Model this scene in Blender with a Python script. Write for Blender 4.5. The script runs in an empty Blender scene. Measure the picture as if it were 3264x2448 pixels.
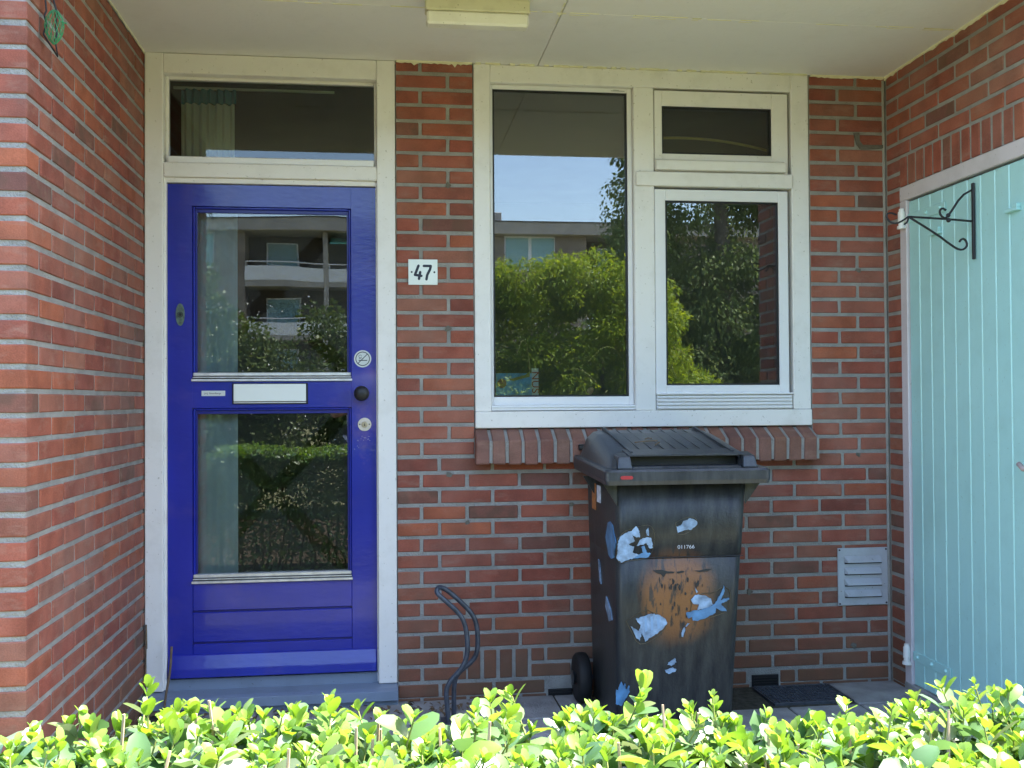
import bpy, bmesh, math, random
import numpy as np
from mathutils import Vector, Matrix, Euler
random.seed(7); rng = np.random.default_rng(7)
C = bpy.context.scene.collection
scn = bpy.context.scene

# ------------------------------------------------------------------ camera, world, sun, exposure
YAW, PITCH, ROLL = math.radians(7.215), math.radians(0.902), math.radians(-0.354)
cd = bpy.data.cameras.new('camera'); cam = bpy.data.objects.new('camera', cd); C.objects.link(cam)
cd.sensor_width = 36.0; cd.lens = 35.81; cd.clip_start = 0.05; cd.clip_end = 600
right = Vector((math.cos(YAW), -math.sin(YAW), 0)); fwd = Vector((math.sin(YAW), math.cos(YAW), 0)); up = Vector((0, 0, 1))
f2 = fwd*math.cos(PITCH) + up*math.sin(PITCH); u2 = -fwd*math.sin(PITCH) + up*math.cos(PITCH)
r3 = right*math.cos(ROLL) + u2*math.sin(ROLL); u3 = -right*math.sin(ROLL) + u2*math.cos(ROLL)
M = Matrix((r3, u3, -f2)).transposed().to_4x4(); M.translation = Vector((0, -4.2325, 1.2311))
cam.matrix_world = M; scn.camera = cam

SUN_EL = math.radians(60); SUN_AZ = math.radians(87)      # from the right, a touch behind the facade
w = bpy.data.worlds.new('World'); scn.world = w; w.use_nodes = True
nt = w.node_tree; nt.nodes.clear()
sky = nt.nodes.new('ShaderNodeTexSky'); sky.sky_type = 'NISHITA'; sky.sun_disc = False
sky.sun_elevation = SUN_EL; sky.sun_rotation = SUN_AZ; sky.air_density = 1.0; sky.dust_density = 1.2; sky.ozone_density = 1.0
bg = nt.nodes.new('ShaderNodeBackground'); bg.inputs[1].default_value = 0.15
ow = nt.nodes.new('ShaderNodeOutputWorld'); nt.links.new(sky.outputs[0], bg.inputs[0]); nt.links.new(bg.outputs[0], ow.inputs[0])
sd = bpy.data.lights.new('sun', 'SUN'); sd.energy = 4.2; sd.angle = math.radians(0.5); sd.color = (1, 0.955, 0.88)
sun = bpy.data.objects.new('sun', sd); C.objects.link(sun)
sdir = Vector((math.sin(SUN_AZ)*math.cos(SUN_EL), math.cos(SUN_AZ)*math.cos(SUN_EL), math.sin(SUN_EL)))
sun.rotation_euler = sdir.to_track_quat('Z', 'Y').to_euler()
scn.view_settings.view_transform = 'Standard'; scn.view_settings.look = 'None'
scn.view_settings.exposure = 2.72; scn.view_settings.gamma = 1.0; scn.view_settings.use_curve_mapping = False
scn.cycles.max_bounces = 12; scn.cycles.diffuse_bounces = 6; scn.cycles.glossy_bounces = 6
scn.cycles.transparent_max_bounces = 24; scn.cycles.transmission_bounces = 8; scn.cycles.use_denoising = True
scn.cycles.caustics_reflective = False; scn.cycles.caustics_refractive = False

# ------------------------------------------------------------------ helpers
def nn(nt, t, **k):
    n = nt.nodes.new(t)
    for a, b in k.items(): setattr(n, a, b)
    return n
def mat(name, col, rough=.6, metal=0, spec=.5, noise=None, bump=None, coat=0, coord='Object'):
    """noise=(scale, amount, detail): value variation; bump=(scale, strength, detail)"""
    m = bpy.data.materials.new(name); m.use_nodes = True; t = m.node_tree; b = t.nodes['Principled BSDF']
    b.inputs['Base Color'].default_value = (*col, 1); b.inputs['Roughness'].default_value = rough
    b.inputs['Metallic'].default_value = metal; b.inputs['Specular IOR Level'].default_value = spec
    b.inputs['Coat Weight'].default_value = coat; b.inputs['Coat Roughness'].default_value = .05
    tc = nn(t, 'ShaderNodeTexCoord')
    if noise:
        n = nn(t, 'ShaderNodeTexNoise'); n.inputs['Scale'].default_value = noise[0]; n.inputs['Detail'].default_value = noise[2]
        t.links.new(tc.outputs[coord], n.inputs['Vector'])
        mr = nn(t, 'ShaderNodeMapRange'); mr.inputs[1].default_value = .3; mr.inputs[2].default_value = .7
        mr.inputs[3].default_value = 1-noise[1]; mr.inputs[4].default_value = 1+noise[1]; t.links.new(n.outputs[0], mr.inputs[0])
        hs = nn(t, 'ShaderNodeHueSaturation'); hs.inputs['Color'].default_value = (*col, 1); t.links.new(mr.outputs[0], hs.inputs['Value'])
        t.links.new(hs.outputs[0], b.inputs['Base Color'])
    if bump:
        n2 = nn(t, 'ShaderNodeTexNoise'); n2.inputs['Scale'].default_value = bump[0]; n2.inputs['Detail'].default_value = bump[2]
        t.links.new(tc.outputs[coord], n2.inputs['Vector'])
        bp = nn(t, 'ShaderNodeBump'); bp.inputs['Strength'].default_value = bump[1]; bp.inputs['Distance'].default_value = .01
        t.links.new(n2.outputs[0], bp.inputs['Height']); t.links.new(bp.outputs[0], b.inputs['Normal'])
    return m
def bsdf(m): return m.node_tree.nodes['Principled BSDF']

def link(o, parent=None):
    C.objects.link(o)
    if parent is not None: o.parent = parent
    return o
def obj(name, bm, m, parent=None, smooth=False, loc=None):
    me = bpy.data.meshes.new(name); bm.to_mesh(me); bm.free()
    if smooth:
        for p in me.polygons: p.use_smooth = True
    for mm in (m if isinstance(m, (list, tuple)) else [m]): me.materials.append(mm)
    o = bpy.data.objects.new(name, me); link(o, parent)
    if loc: o.location = loc
    return o
def tag(o, label=None, cat=None, group=None, kind=None):
    if label: o['label'] = label
    if cat: o['category'] = cat
    if group: o['group'] = group
    if kind: o['kind'] = kind
    return o
def thing(name, label, cat, loc=(0, 0, 0), group=None):
    o = bpy.data.objects.new(name, None); C.objects.link(o); o.empty_display_size = .05; o.location = loc
    return tag(o, label, cat, group)
def addbox(bm, x0, x1, y0, y1, z0, z1, bev=0):
    r = bmesh.ops.create_cube(bm, size=1); vs = r['verts']
    for v in vs:
        v.co.x = (x0+x1)/2 + v.co.x*(x1-x0); v.co.y = (y0+y1)/2 + v.co.y*(y1-y0); v.co.z = (z0+z1)/2 + v.co.z*(z1-z0)
    if bev:
        es = set(e for v in vs for e in v.link_edges)
        bmesh.ops.bevel(bm, geom=list(es), offset=bev, segments=1, affect='EDGES', profile=.7)
def box(name, x0, x1, y0, y1, z0, z1, m, parent=None, bev=0.002):
    bm = bmesh.new(); addbox(bm, x0, x1, y0, y1, z0, z1, bev); return obj(name, bm, m, parent)
def prism_x(name, prof, x0, x1, m, parent=None, bev=0):
    """profile (y,z) extruded along x"""
    bm = bmesh.new(); a = [bm.verts.new((x0, y, z)) for y, z in prof]; b = [bm.verts.new((x1, y, z)) for y, z in prof]
    n = len(prof); bm.faces.new(a); bm.faces.new(b[::-1])
    for i in range(n): bm.faces.new((a[i], b[i], b[(i+1) % n], a[(i+1) % n]))
    bmesh.ops.recalc_face_normals(bm, faces=bm.faces)
    if bev: bmesh.ops.bevel(bm, geom=bm.edges[:], offset=bev, segments=1, affect='EDGES')
    return obj(name, bm, m, parent)
def poly_y(bm, pts, y0, y1):
    """polygon of (x,z) extruded from y0 (front) to y1"""
    a = [bm.verts.new((x, y0, z)) for x, z in pts]; b = [bm.verts.new((x, y1, z)) for x, z in pts]; n = len(pts)
    f = [bm.faces.new(a), bm.faces.new(b[::-1])]
    for i in range(n): f.append(bm.faces.new((a[i], b[i], b[(i+1) % n], a[(i+1) % n])))
    bmesh.ops.recalc_face_normals(bm, faces=f)
def ribbon(bm, pts, wd, y0, y1, closed=False):
    """flat stroke in the XZ plane with round caps"""
    P = [Vector((x, 0, z)) for x, z in pts]
    n = len(P); segs = n if closed else n-1
    for i in range(segs):
        a, b = P[i], P[(i+1) % n]; d = (b-a).normalized(); q = Vector((-d.z, 0, d.x))*wd/2
        poly_y(bm, [((a+q).x, (a+q).z), ((b+q).x, (b+q).z), ((b-q).x, (b-q).z), ((a-q).x, (a-q).z)], y0, y1)
    for i, p in enumerate(P):
        poly_y(bm, [(p.x+wd/2*math.cos(k*math.pi/4), p.z+wd/2*math.sin(k*math.pi/4)) for k in range(8)], y0-.00005*(i % 3+1), y1)
def disc(bm, x, z, r, y0, y1, n=24): poly_y(bm, [(x+r*math.cos(2*math.pi*k/n), z+r*math.sin(2*math.pi*k/n)) for k in range(n)], y0, y1)
def ring(bm, x, z, r0, r1, y0, y1, n=32):
    for k in range(n):
        a, b = 2*math.pi*k/n, 2*math.pi*(k+1)/n
        poly_y(bm, [(x+r0*math.cos(a), z+r0*math.sin(a)), (x+r1*math.cos(a), z+r1*math.sin(a)), (x+r1*math.cos(b), z+r1*math.sin(b)), (x+r0*math.cos(b), z+r0*math.sin(b))], y0, y1)
def tube(bm, pts, r, n=8, smoothsub=0):
    P = [Vector(p) for p in pts]
    for _ in range(smoothsub):
        Q = [P[0]]
        for a, b in zip(P[:-1], P[1:]): Q += [a*.75+b*.25, a*.25+b*.75]
        Q.append(P[-1]); P = Q
    rings = []; ref = None
    for i, p in enumerate(P):
        t = (P[min(i+1, len(P)-1)]-P[max(i-1, 0)]).normalized()
        if ref is None: ref = Vector((0, 0, 1)) if abs(t.z) < .9 else Vector((1, 0, 0))
        s = t.cross(ref).normalized(); v = s.cross(t); ref = v
        rr = r[min(i, len(r)-1)] if isinstance(r, (list, tuple)) else r
        rings.append([bm.verts.new(p+(s*math.cos(2*math.pi*k/n)+v*math.sin(2*math.pi*k/n))*rr) for k in range(n)])
    for a, b in zip(rings[:-1], rings[1:]):
        for k in range(n): bm.faces.new((a[k], a[(k+1) % n], b[(k+1) % n], b[k]))
    bm.faces.new(rings[0][::-1]); bm.faces.new(rings[-1])
def lathe_y(bm, prof, cx, cz, n=24):
    """profile [(radius, y)] revolved round a horizontal axis along Y"""
    rings = []
    for r, y in prof: rings.append([bm.verts.new((cx+r*math.cos(2*math.pi*k/n), y, cz+r*math.sin(2*math.pi*k/n))) for k in range(n)])
    for a, b in zip(rings[:-1], rings[1:]):
        for k in range(n): bm.faces.new((a[k], a[(k+1) % n], b[(k+1) % n], b[k]))
    bm.faces.new(rings[0]); bm.faces.new(rings[-1][::-1]); bmesh.ops.recalc_face_normals(bm, faces=bm.faces)
def np_mesh(name, V, F, m, parent=None, smooth=False):
    me = bpy.data.meshes.new(name); V = np.asarray(V, np.float32); F = np.asarray(F, np.int32); k = F.shape[1]
    me.vertices.add(len(V)); me.vertices.foreach_set('co', V.ravel())
    me.loops.add(F.size); me.loops.foreach_set('vertex_index', F.ravel())
    me.polygons.add(len(F)); me.polygons.foreach_set('loop_start', np.arange(0, F.size, k, dtype=np.int32))
    me.polygons.foreach_set('loop_total', np.full(len(F), k, np.int32))
    if smooth: me.polygons.foreach_set('use_smooth', np.ones(len(F), bool))
    me.update(calc_edges=True); me.materials.append(m)
    return link(bpy.data.objects.new(name, me), parent)
def text(name, s, x, z, y, size, m, parent, rot=0, sx=1, ext=.0003):
    cu = bpy.data.curves.new(name, 'FONT'); cu.body = s; cu.size = size; cu.extrude = ext; cu.align_x = 'CENTER'; cu.align_y = 'CENTER'
    tmp = bpy.data.objects.new('tmp', cu); C.objects.link(tmp); dg = bpy.context.evaluated_depsgraph_get(); me = bpy.data.meshes.new_from_object(tmp.evaluated_get(dg)); bpy.data.objects.remove(tmp)
    me.materials.clear(); me.materials.append(m); o = link(bpy.data.objects.new(name, me), parent)
    o.location = (x, y, z); o.rotation_euler = Euler((math.pi/2, rot, 0), 'XYZ'); o.scale = (sx, 1, 1); return o

# ------------------------------------------------------------------ materials
def brick_material():
    m = bpy.data.materials.new('red_brick'); m.use_nodes = True; t = m.node_tree; b = t.nodes['Principled BSDF']
    oi = nn(t, 'ShaderNodeObjectInfo'); ge = nn(t, 'ShaderNodeNewGeometry'); tc = nn(t, 'ShaderNodeTexCoord')
    add = nn(t, 'ShaderNodeMath', operation='ADD'); t.links.new(oi.outputs['Random'], add.inputs[0]); t.links.new(ge.outputs['Random Per Island'], add.inputs[1])
    fr = nn(t, 'ShaderNodeMath', operation='FRACT'); t.links.new(add.outputs[0], fr.inputs[0])
    cr = nn(t, 'ShaderNodeValToRGB'); cr.color_ramp.interpolation = 'LINEAR'; e = cr.color_ramp.elements
    stops = [(0, (.31, .086, .054)), (.15, (.26, .076, .052)), (.3, (.345, .105, .054)), (.5, (.29, .086, .056)), (.65, (.32, .104, .066)), (.8, (.235, .069, .048)), (.92, (.31, .122, .078)), (1, (.19, .080, .062))]
    e[0].position, e[0].color = stops[0][0], (*stops[0][1], 1); e[1].position, e[1].color = stops[-1][0], (*stops[-1][1], 1)
    for p, c in stops[1:-1]: q = e.new(p); q.color = (*c, 1)
    t.links.new(fr.outputs[0], cr.inputs[0])
    mp = nn(t, 'ShaderNodeVectorMath', operation='ADD'); sc = nn(t, 'ShaderNodeVectorMath', operation='SCALE'); sc.inputs[0].default_value = (7, 13, 5); t.links.new(fr.outputs[0], sc.inputs['Scale'])
    t.links.new(tc.outputs['Object'], mp.inputs[0]); t.links.new(sc.outputs[0], mp.inputs[1])
    n1 = nn(t, 'ShaderNodeTexNoise'); n1.inputs['Scale'].default_value = 11; n1.inputs['Detail'].default_value = 5; t.links.new(mp.outputs[0], n1.inputs['Vector'])
    n2 = nn(t, 'ShaderNodeTexNoise'); n2.inputs['Scale'].default_value = 240; n2.inputs['Detail'].default_value = 3; t.links.new(mp.outputs[0], n2.inputs['Vector'])
    mr = nn(t, 'ShaderNodeMapRange'); mr.inputs[1].default_value = .3; mr.inputs[2].default_value = .72; mr.inputs[3].default_value = .74; mr.inputs[4].default_value = 1.22; t.links.new(n1.outputs[0], mr.inputs[0])
    mr2 = nn(t, 'ShaderNodeMapRange'); mr2.inputs[1].default_value = .3; mr2.inputs[2].default_value = .7; mr2.inputs[3].default_value = .86; mr2.inputs[4].default_value = 1.12; t.links.new(n2.outputs[0], mr2.inputs[0])
    mu = nn(t, 'ShaderNodeMath', operation='MULTIPLY'); t.links.new(mr.outputs[0], mu.inputs[0]); t.links.new(mr2.outputs[0], mu.inputs[1])
    hs = nn(t, 'ShaderNodeHueSaturation'); t.links.new(cr.outputs[0], hs.inputs['Color']); t.links.new(mu.outputs[0], hs.inputs['Value'])
    # pale bloom and dark kiln marks
    n3 = nn(t, 'ShaderNodeTexNoise'); n3.inputs['Scale'].default_value = 16; n3.inputs['Detail'].default_value = 4; n3.inputs['Roughness'].default_value = .7; 
    mp3 = nn(t, 'ShaderNodeMapping'); mp3.inputs['Scale'].default_value = (.5, 1, 1.6); mp3.inputs['Location'].default_value = (3, 1, 2); t.links.new(mp.outputs[0], mp3.inputs[0]); t.links.new(mp3.outputs[0], n3.inputs['Vector'])
    r3 = nn(t, 'ShaderNodeMapRange'); r3.inputs[1].default_value = .54; r3.inputs[2].default_value = .74; r3.inputs[3].default_value = 0; r3.inputs[4].default_value = .5; t.links.new(n3.outputs[0], r3.inputs[0])
    mx = nn(t, 'ShaderNodeMixRGB'); t.links.new(r3.outputs[0], mx.inputs[0]); t.links.new(hs.outputs[0], mx.inputs[1]); mx.inputs[2].default_value = (.33, .20, .15, 1)
    gt = nn(t, 'ShaderNodeMath', operation='GREATER_THAN'); gt.inputs[1].default_value = .955; t.links.new(fr.outputs[0], gt.inputs[0])
    r4 = nn(t, 'ShaderNodeMapRange'); r4.inputs[1].default_value = .45; r4.inputs[2].default_value = .56; r4.inputs[3].default_value = 0; r4.inputs[4].default_value = .75; t.links.new(n1.outputs[0], r4.inputs[0])
    m4 = nn(t, 'ShaderNodeMath', operation='MULTIPLY'); t.links.new(gt.outputs[0], m4.inputs[0]); t.links.new(r4.outputs[0], m4.inputs[1])
    mx2 = nn(t, 'ShaderNodeMixRGB'); t.links.new(m4.outputs[0], mx2.inputs[0]); t.links.new(mx.outputs[0], mx2.inputs[1]); mx2.inputs[2].default_value = (.12, .065, .045, 1)
    n7 = nn(t, 'ShaderNodeTexNoise'); n7.inputs['Scale'].default_value = 2.1; n7.inputs['Detail'].default_value = 7; n7.inputs['Roughness'].default_value = .62; t.links.new(ge.outputs['Position'], n7.inputs['Vector'])
    r7 = nn(t, 'ShaderNodeMapRange'); r7.inputs[1].default_value = .46; r7.inputs[2].default_value = .78; r7.inputs[3].default_value = 0; r7.inputs[4].default_value = .55; t.links.new(n7.outputs[0], r7.inputs[0])
    mx7 = nn(t, 'ShaderNodeMixRGB'); t.links.new(r7.outputs[0], mx7.inputs[0]); t.links.new(mx2.outputs[0], mx7.inputs[1]); mx7.inputs[2].default_value = (.30, .19, .15, 1)
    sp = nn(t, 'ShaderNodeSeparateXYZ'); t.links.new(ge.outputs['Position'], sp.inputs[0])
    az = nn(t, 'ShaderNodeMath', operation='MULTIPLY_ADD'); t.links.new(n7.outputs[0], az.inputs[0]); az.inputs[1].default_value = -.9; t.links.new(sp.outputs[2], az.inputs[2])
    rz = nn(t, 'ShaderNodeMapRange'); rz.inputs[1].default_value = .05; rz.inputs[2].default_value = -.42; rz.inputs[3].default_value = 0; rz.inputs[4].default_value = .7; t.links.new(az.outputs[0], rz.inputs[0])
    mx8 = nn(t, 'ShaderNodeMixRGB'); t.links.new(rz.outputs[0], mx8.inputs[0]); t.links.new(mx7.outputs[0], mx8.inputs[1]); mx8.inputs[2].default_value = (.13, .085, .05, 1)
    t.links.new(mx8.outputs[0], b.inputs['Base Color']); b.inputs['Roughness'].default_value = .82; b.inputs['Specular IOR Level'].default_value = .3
    ad = nn(t, 'ShaderNodeMath', operation='MULTIPLY_ADD'); ad.inputs[1].default_value = .5; t.links.new(n2.outputs[0], ad.inputs[0]); t.links.new(n1.outputs[0], ad.inputs[2])
    bp = nn(t, 'ShaderNodeBump'); bp.inputs['Strength'].default_value = .5; bp.inputs['Distance'].default_value = .004; t.links.new(ad.outputs[0], bp.inputs['Height']); t.links.new(bp.outputs[0], b.inputs['Normal'])
    return m
BRICK = brick_material()
MORTAR = mat('mortar', (.325, .315, .290), .95, spec=.15, noise=(14, .16, 6), bump=(160, .8, 4))
MORTAR_D = mat('mortar_repair', (.16, .15, .125), .95, spec=.1, noise=(30, .2, 5), bump=(120, .7, 4))
def painted(name, col, rough, dirt=.25, bumps=(35, .06, 3), coat=0):
    m = mat(name, col, rough, coat=coat, bump=bumps); t = m.node_tree; b = bsdf(m)
    tc = nn(t, 'ShaderNodeTexCoord'); n = nn(t, 'ShaderNodeTexNoise'); n.inputs['Scale'].default_value = 7; n.inputs['Detail'].default_value = 9; n.inputs['Roughness'].default_value = .65
    t.links.new(tc.outputs['Object'], n.inputs['Vector'])
    r = nn(t, 'ShaderNodeMapRange'); r.inputs[1].default_value = .5; r.inputs[2].default_value = .8; r.inputs[3].default_value = 0; r.inputs[4].default_value = dirt; t.links.new(n.outputs[0], r.inputs[0])
    n2 = nn(t, 'ShaderNodeTexNoise'); n2.inputs['Scale'].default_value = 90; n2.inputs['Detail'].default_value = 2; t.links.new(tc.outputs['Object'], n2.inputs['Vector'])
    r2 = nn(t, 'ShaderNodeMapRange'); r2.inputs[1].default_value = .695; r2.inputs[2].default_value = .74; r2.inputs[3].default_value = 0; r2.inputs[4].default_value = dirt*2; t.links.new(n2.outputs[0], r2.inputs[0])
    mxx = nn(t, 'ShaderNodeMath', operation='MAXIMUM'); t.links.new(r.outputs[0], mxx.inputs[0]); t.links.new(r2.outputs[0], mxx.inputs[1])
    mx = nn(t, 'ShaderNodeMixRGB'); mx.inputs[1].default_value = (*col, 1); mx.inputs[2].default_value = (col[0]*.45, col[1]*.42, col[2]*.34, 1)
    t.links.new(mxx.outputs[0], mx.inputs[0]); t.links.new(mx.outputs[0], b.inputs['Base Color']); return m
WHITE = painted('white_paint', (.82, .79, .75), .32, .28)
WHITE2 = painted('sash_white', (.81, .80, .80), .25, .08, (35, .02, 2))
GREYPAINT = painted('pale_grey_paint', (.62, .56, .58), .4, .3)
CEIL = painted('ceiling_paint', (.80, .78, .75), .7, .12, (50, .12, 4))
CREAM = painted('cream_paint_edge', (.80, .76, .52), .5, .3, (80, .5, 4))
LAMPM = painted('lamp_plastic', (.78, .76, .66), .35, .3)
LAMPB = painted('lamp_base_paint', (.60, .57, .40), .45, .5)
BLUE = mat('blue_door_paint', (.015, .026, .31), .24, spec=.5, coat=.30, noise=(5, .10, 6), bump=(26, .10, 5))
def stretch_bump(m, sc):
    t = m.node_tree; n2 = [n for n in t.nodes if n.type == 'TEX_NOISE'][-1]; mp = nn(t, 'ShaderNodeMapping'); mp.inputs['Scale'].default_value = sc
    tc = [n for n in t.nodes if n.type == 'TEX_COORD'][0]; t.links.new(tc.outputs['Object'], mp.inputs[0]); t.links.new(mp.outputs[0], n2.inputs['Vector'])
stretch_bump(BLUE, (1, 1, 2.2))
def wear(m):
    t = m.node_tree; b = bsdf(m); src = b.inputs['Base Color'].links[0].from_socket; ge = nn(t, 'ShaderNodeNewGeometry'); sp = nn(t, 'ShaderNodeSeparateXYZ'); t.links.new(ge.outputs['Position'], sp.inputs[0])
    def q(op, a, b_=None):
        k = nn(t, 'ShaderNodeMath', operation=op)
        for i, v in enumerate((a, b_)):
            if v is None: continue
            if isinstance(v, (int, float)): k.inputs[i].default_value = v
            else: t.links.new(v, k.inputs[i])
        return k.outputs[0]
    d = q('ADD', q('ABSOLUTE', q('DIVIDE', q('SUBTRACT', sp.outputs[0], -.08), .065)), q('ABSOLUTE', q('DIVIDE', q('SUBTRACT', sp.outputs[2], 1.13), .20)))
    n = nn(t, 'ShaderNodeTexNoise'); n.inputs['Scale'].default_value = 38; n.inputs['Detail'].default_value = 7; n.inputs['Roughness'].default_value = .7; t.links.new(ge.outputs['Position'], n.inputs['Vector'])
    v = q('SUBTRACT', q('MULTIPLY', n.outputs[0], 2.4), d); r_ = nn(t, 'ShaderNodeMapRange'); r_.inputs[1].default_value = .25; r_.inputs[2].default_value = 1.1; r_.inputs[3].default_value = 0; r_.inputs[4].default_value = .42; t.links.new(v, r_.inputs[0])
    n2 = nn(t, 'ShaderNodeTexNoise'); n2.inputs['Scale'].default_value = 6; n2.inputs['Detail'].default_value = 8; t.links.new(ge.outputs['Position'], n2.inputs['Vector'])
    r2 = nn(t, 'ShaderNodeMapRange'); r2.inputs[1].default_value = .55; r2.inputs[2].default_value = .8; r2.inputs[3].default_value = 0; r2.inputs[4].default_value = .22; t.links.new(n2.outputs[0], r2.inputs[0])
    mx = nn(t, 'ShaderNodeMixRGB'); t.links.new(q('MAXIMUM', r_.outputs[0], r2.outputs[0]), mx.inputs[0]); t.links.new(src, mx.inputs[1]); mx.inputs[2].default_value = (.15, .10, .24, 1); t.links.new(mx.outputs[0], b.inputs['Base Color'])
wear(BLUE)
BLUED = mat('dark_blue_bead_paint', (.014, .018, .20), .3, spec=.5)
ALU = mat('aluminium', (.72, .72, .72), .35, metal=.6, noise=(30, .15, 6), bump=(60, .05, 3))
MAILW = mat('mail_flap_white', (.80, .84, .80), .3, noise=(6, .03, 3))
BLACKF = mat('black_plastic', (.012, .012, .014), .45)
BLACKI = mat('wrought_iron', (.012, .012, .016), .5, noise=(60, .3, 3), bump=(90, .2, 3))
RUBBER = mat('rubber', (.008, .008, .008), .7, bump=(50, .2, 3))
TEAL = painted('turquoise_paint', (.40, .68, .67), .35, .16, (30, .05, 3), coat=.1)
STEEL = mat('painted_steel_tube', (.055, .065, .085), .4, metal=.3, noise=(40, .35, 5), bump=(90, .15, 3))
VENTM = painted('galvanised_vent', (.48, .50, .54), .45, .4, (60, .1, 3)); bsdf(VENTM).inputs['Metallic'].default_value = .2
THRESH = painted('grey_threshold_paint', (.20, .25, .33), .45, .35)
PAVE = mat('concrete_paver', (.30, .29, .28), .9, spec=.2, noise=(9, .28, 8), bump=(120, .6, 4))
GROUT = mat('sand_joint', (.07, .065, .05), .95, spec=.1, noise=(40, .3, 5), bump=(80, .8, 4))
SOIL = mat('soil', (.06, .045, .03), .95, spec=.1, noise=(20, .4, 8), bump=(40, 1, 6))
GRASS = mat('grass', (.18, .175, .095), .9, spec=.1, noise=(3, .35, 10), bump=(60, 1, 6))
IRONG = mat('grate_steel', (.10, .11, .13), .45, metal=.5, noise=(50, .3, 4))
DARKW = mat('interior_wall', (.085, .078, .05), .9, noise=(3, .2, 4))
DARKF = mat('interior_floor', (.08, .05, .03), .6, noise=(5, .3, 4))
PAPER = mat('name_paper', (.62, .66, .64), .5)
INK = mat('black_ink', (.012, .014, .03), .4)
SIGNW = mat('sign_white_enamel', (.80, .86, .84), .18, coat=.3, noise=(12, .03, 3))

def glass(name, ior, tint=(.93, .97, .95), wob=.0, xmask=None, haze=0):
    m = bpy.data.materials.new(name); m.use_nodes = True; t = m.node_tree; t.nodes.clear()
    out = nn(t, 'ShaderNodeOutputMaterial'); fr = nn(t, 'ShaderNodeFresnel'); fr.inputs[0].default_value = ior
    tr = nn(t, 'ShaderNodeBsdfTransparent'); tr.inputs[0].default_value = (*tint, 1); gl = nn(t, 'ShaderNodeBsdfGlossy'); gl.inputs['Roughness'].default_value = 0
    mx = nn(t, 'ShaderNodeMixShader'); t.links.new(fr.outputs[0], mx.inputs[0]); t.links.new(tr.outputs[0], mx.inputs[1]); t.links.new(gl.outputs[0], mx.inputs[2])
    if wob:
        tc = nn(t, 'ShaderNodeTexCoord'); n = nn(t, 'ShaderNodeTexNoise'); n.inputs['Scale'].default_value = 2.2; n.inputs['Detail'].default_value = 1; t.links.new(tc.outputs['Object'], n.inputs['Vector'])
        bp = nn(t, 'ShaderNodeBump'); bp.inputs['Strength'].default_value = 1; bp.inputs['Distance'].default_value = wob; t.links.new(n.outputs[0], bp.inputs['Height']); t.links.new(bp.outputs[0], gl.inputs['Normal'])
    last = mx
    if xmask:      # thin grey diffuse layer over the pane, left out along an X
        cx, cz, hx, hz, wd, amt = xmask
        tc = nn(t, 'ShaderNodeTexCoord'); sp = nn(t, 'ShaderNodeSeparateXYZ'); t.links.new(tc.outputs['Object'], sp.inputs[0])
        def mth(op, a, b=None):
            q = nn(t, 'ShaderNodeMath', operation=op)
            for i, v in enumerate((a, b)):
                if v is None: continue
                if isinstance(v, (int, float)): q.inputs[i].default_value = v
                else: t.links.new(v, q.inputs[i])
            return q.outputs[0]
        X = mth('ABSOLUTE', mth('DIVIDE', mth('SUBTRACT', sp.outputs[0], cx), hx)); Z = mth('ABSOLUTE', mth('DIVIDE', mth('SUBTRACT', sp.outputs[2], cz), hz))
        d = mth('ABSOLUTE', mth('SUBTRACT', X, Z)); film = nn(t, 'ShaderNodeMapRange'); film.inputs[1].default_value = wd; film.inputs[2].default_value = wd+.03; film.inputs[3].default_value = .0; film.inputs[4].default_value = amt
        t.links.new(d, film.inputs[0]); df = nn(t, 'ShaderNodeBsdfDiffuse'); df.inputs[0].default_value = (.42, .44, .42, 1)
        m2 = nn(t, 'ShaderNodeMixShader'); t.links.new(film.outputs[0], m2.inputs[0]); t.links.new(mx.outputs[0], m2.inputs[1]); t.links.new(df.outputs[0], m2.inputs[2]); last = m2
    if haze:  # pale haze put into the glass colour to lift its dark reflections
        df = nn(t, 'ShaderNodeBsdfDiffuse'); df.inputs[0].default_value = (.5, .5, .47, 1); m2 = nn(t, 'ShaderNodeMixShader'); tc = nn(t, 'ShaderNodeTexCoord'); nz = nn(t, 'ShaderNodeTexNoise'); nz.inputs['Scale'].default_value = 3; nz.inputs['Detail'].default_value = 6; t.links.new(tc.outputs['Object'], nz.inputs['Vector'])
        q = nn(t, 'ShaderNodeMath', operation='MULTIPLY'); q.inputs[1].default_value = haze*2; t.links.new(nz.outputs[0], q.inputs[0]); t.links.new(q.outputs[0], m2.inputs[0]); t.links.new(last.outputs[0], m2.inputs[1]); t.links.new(df.outputs[0], m2.inputs[2]); last = m2
    t.links.new(last.outputs[0], out.inputs[0]); return m
GLASS = glass('window_glass', 2.0, haze=.022)
GLASS_T = glass('transom_glass', 1.55)
GLASS_DU = glass('door_glass_upper', 1.75, wob=.0006, xmask=(-.452, 1.676, .30, .325, .13, .03))
GLASS_DL = glass('door_glass_lower', 1.7, wob=.0005, xmask=(-.452, .862, .30, .325, .13, .022))

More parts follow.
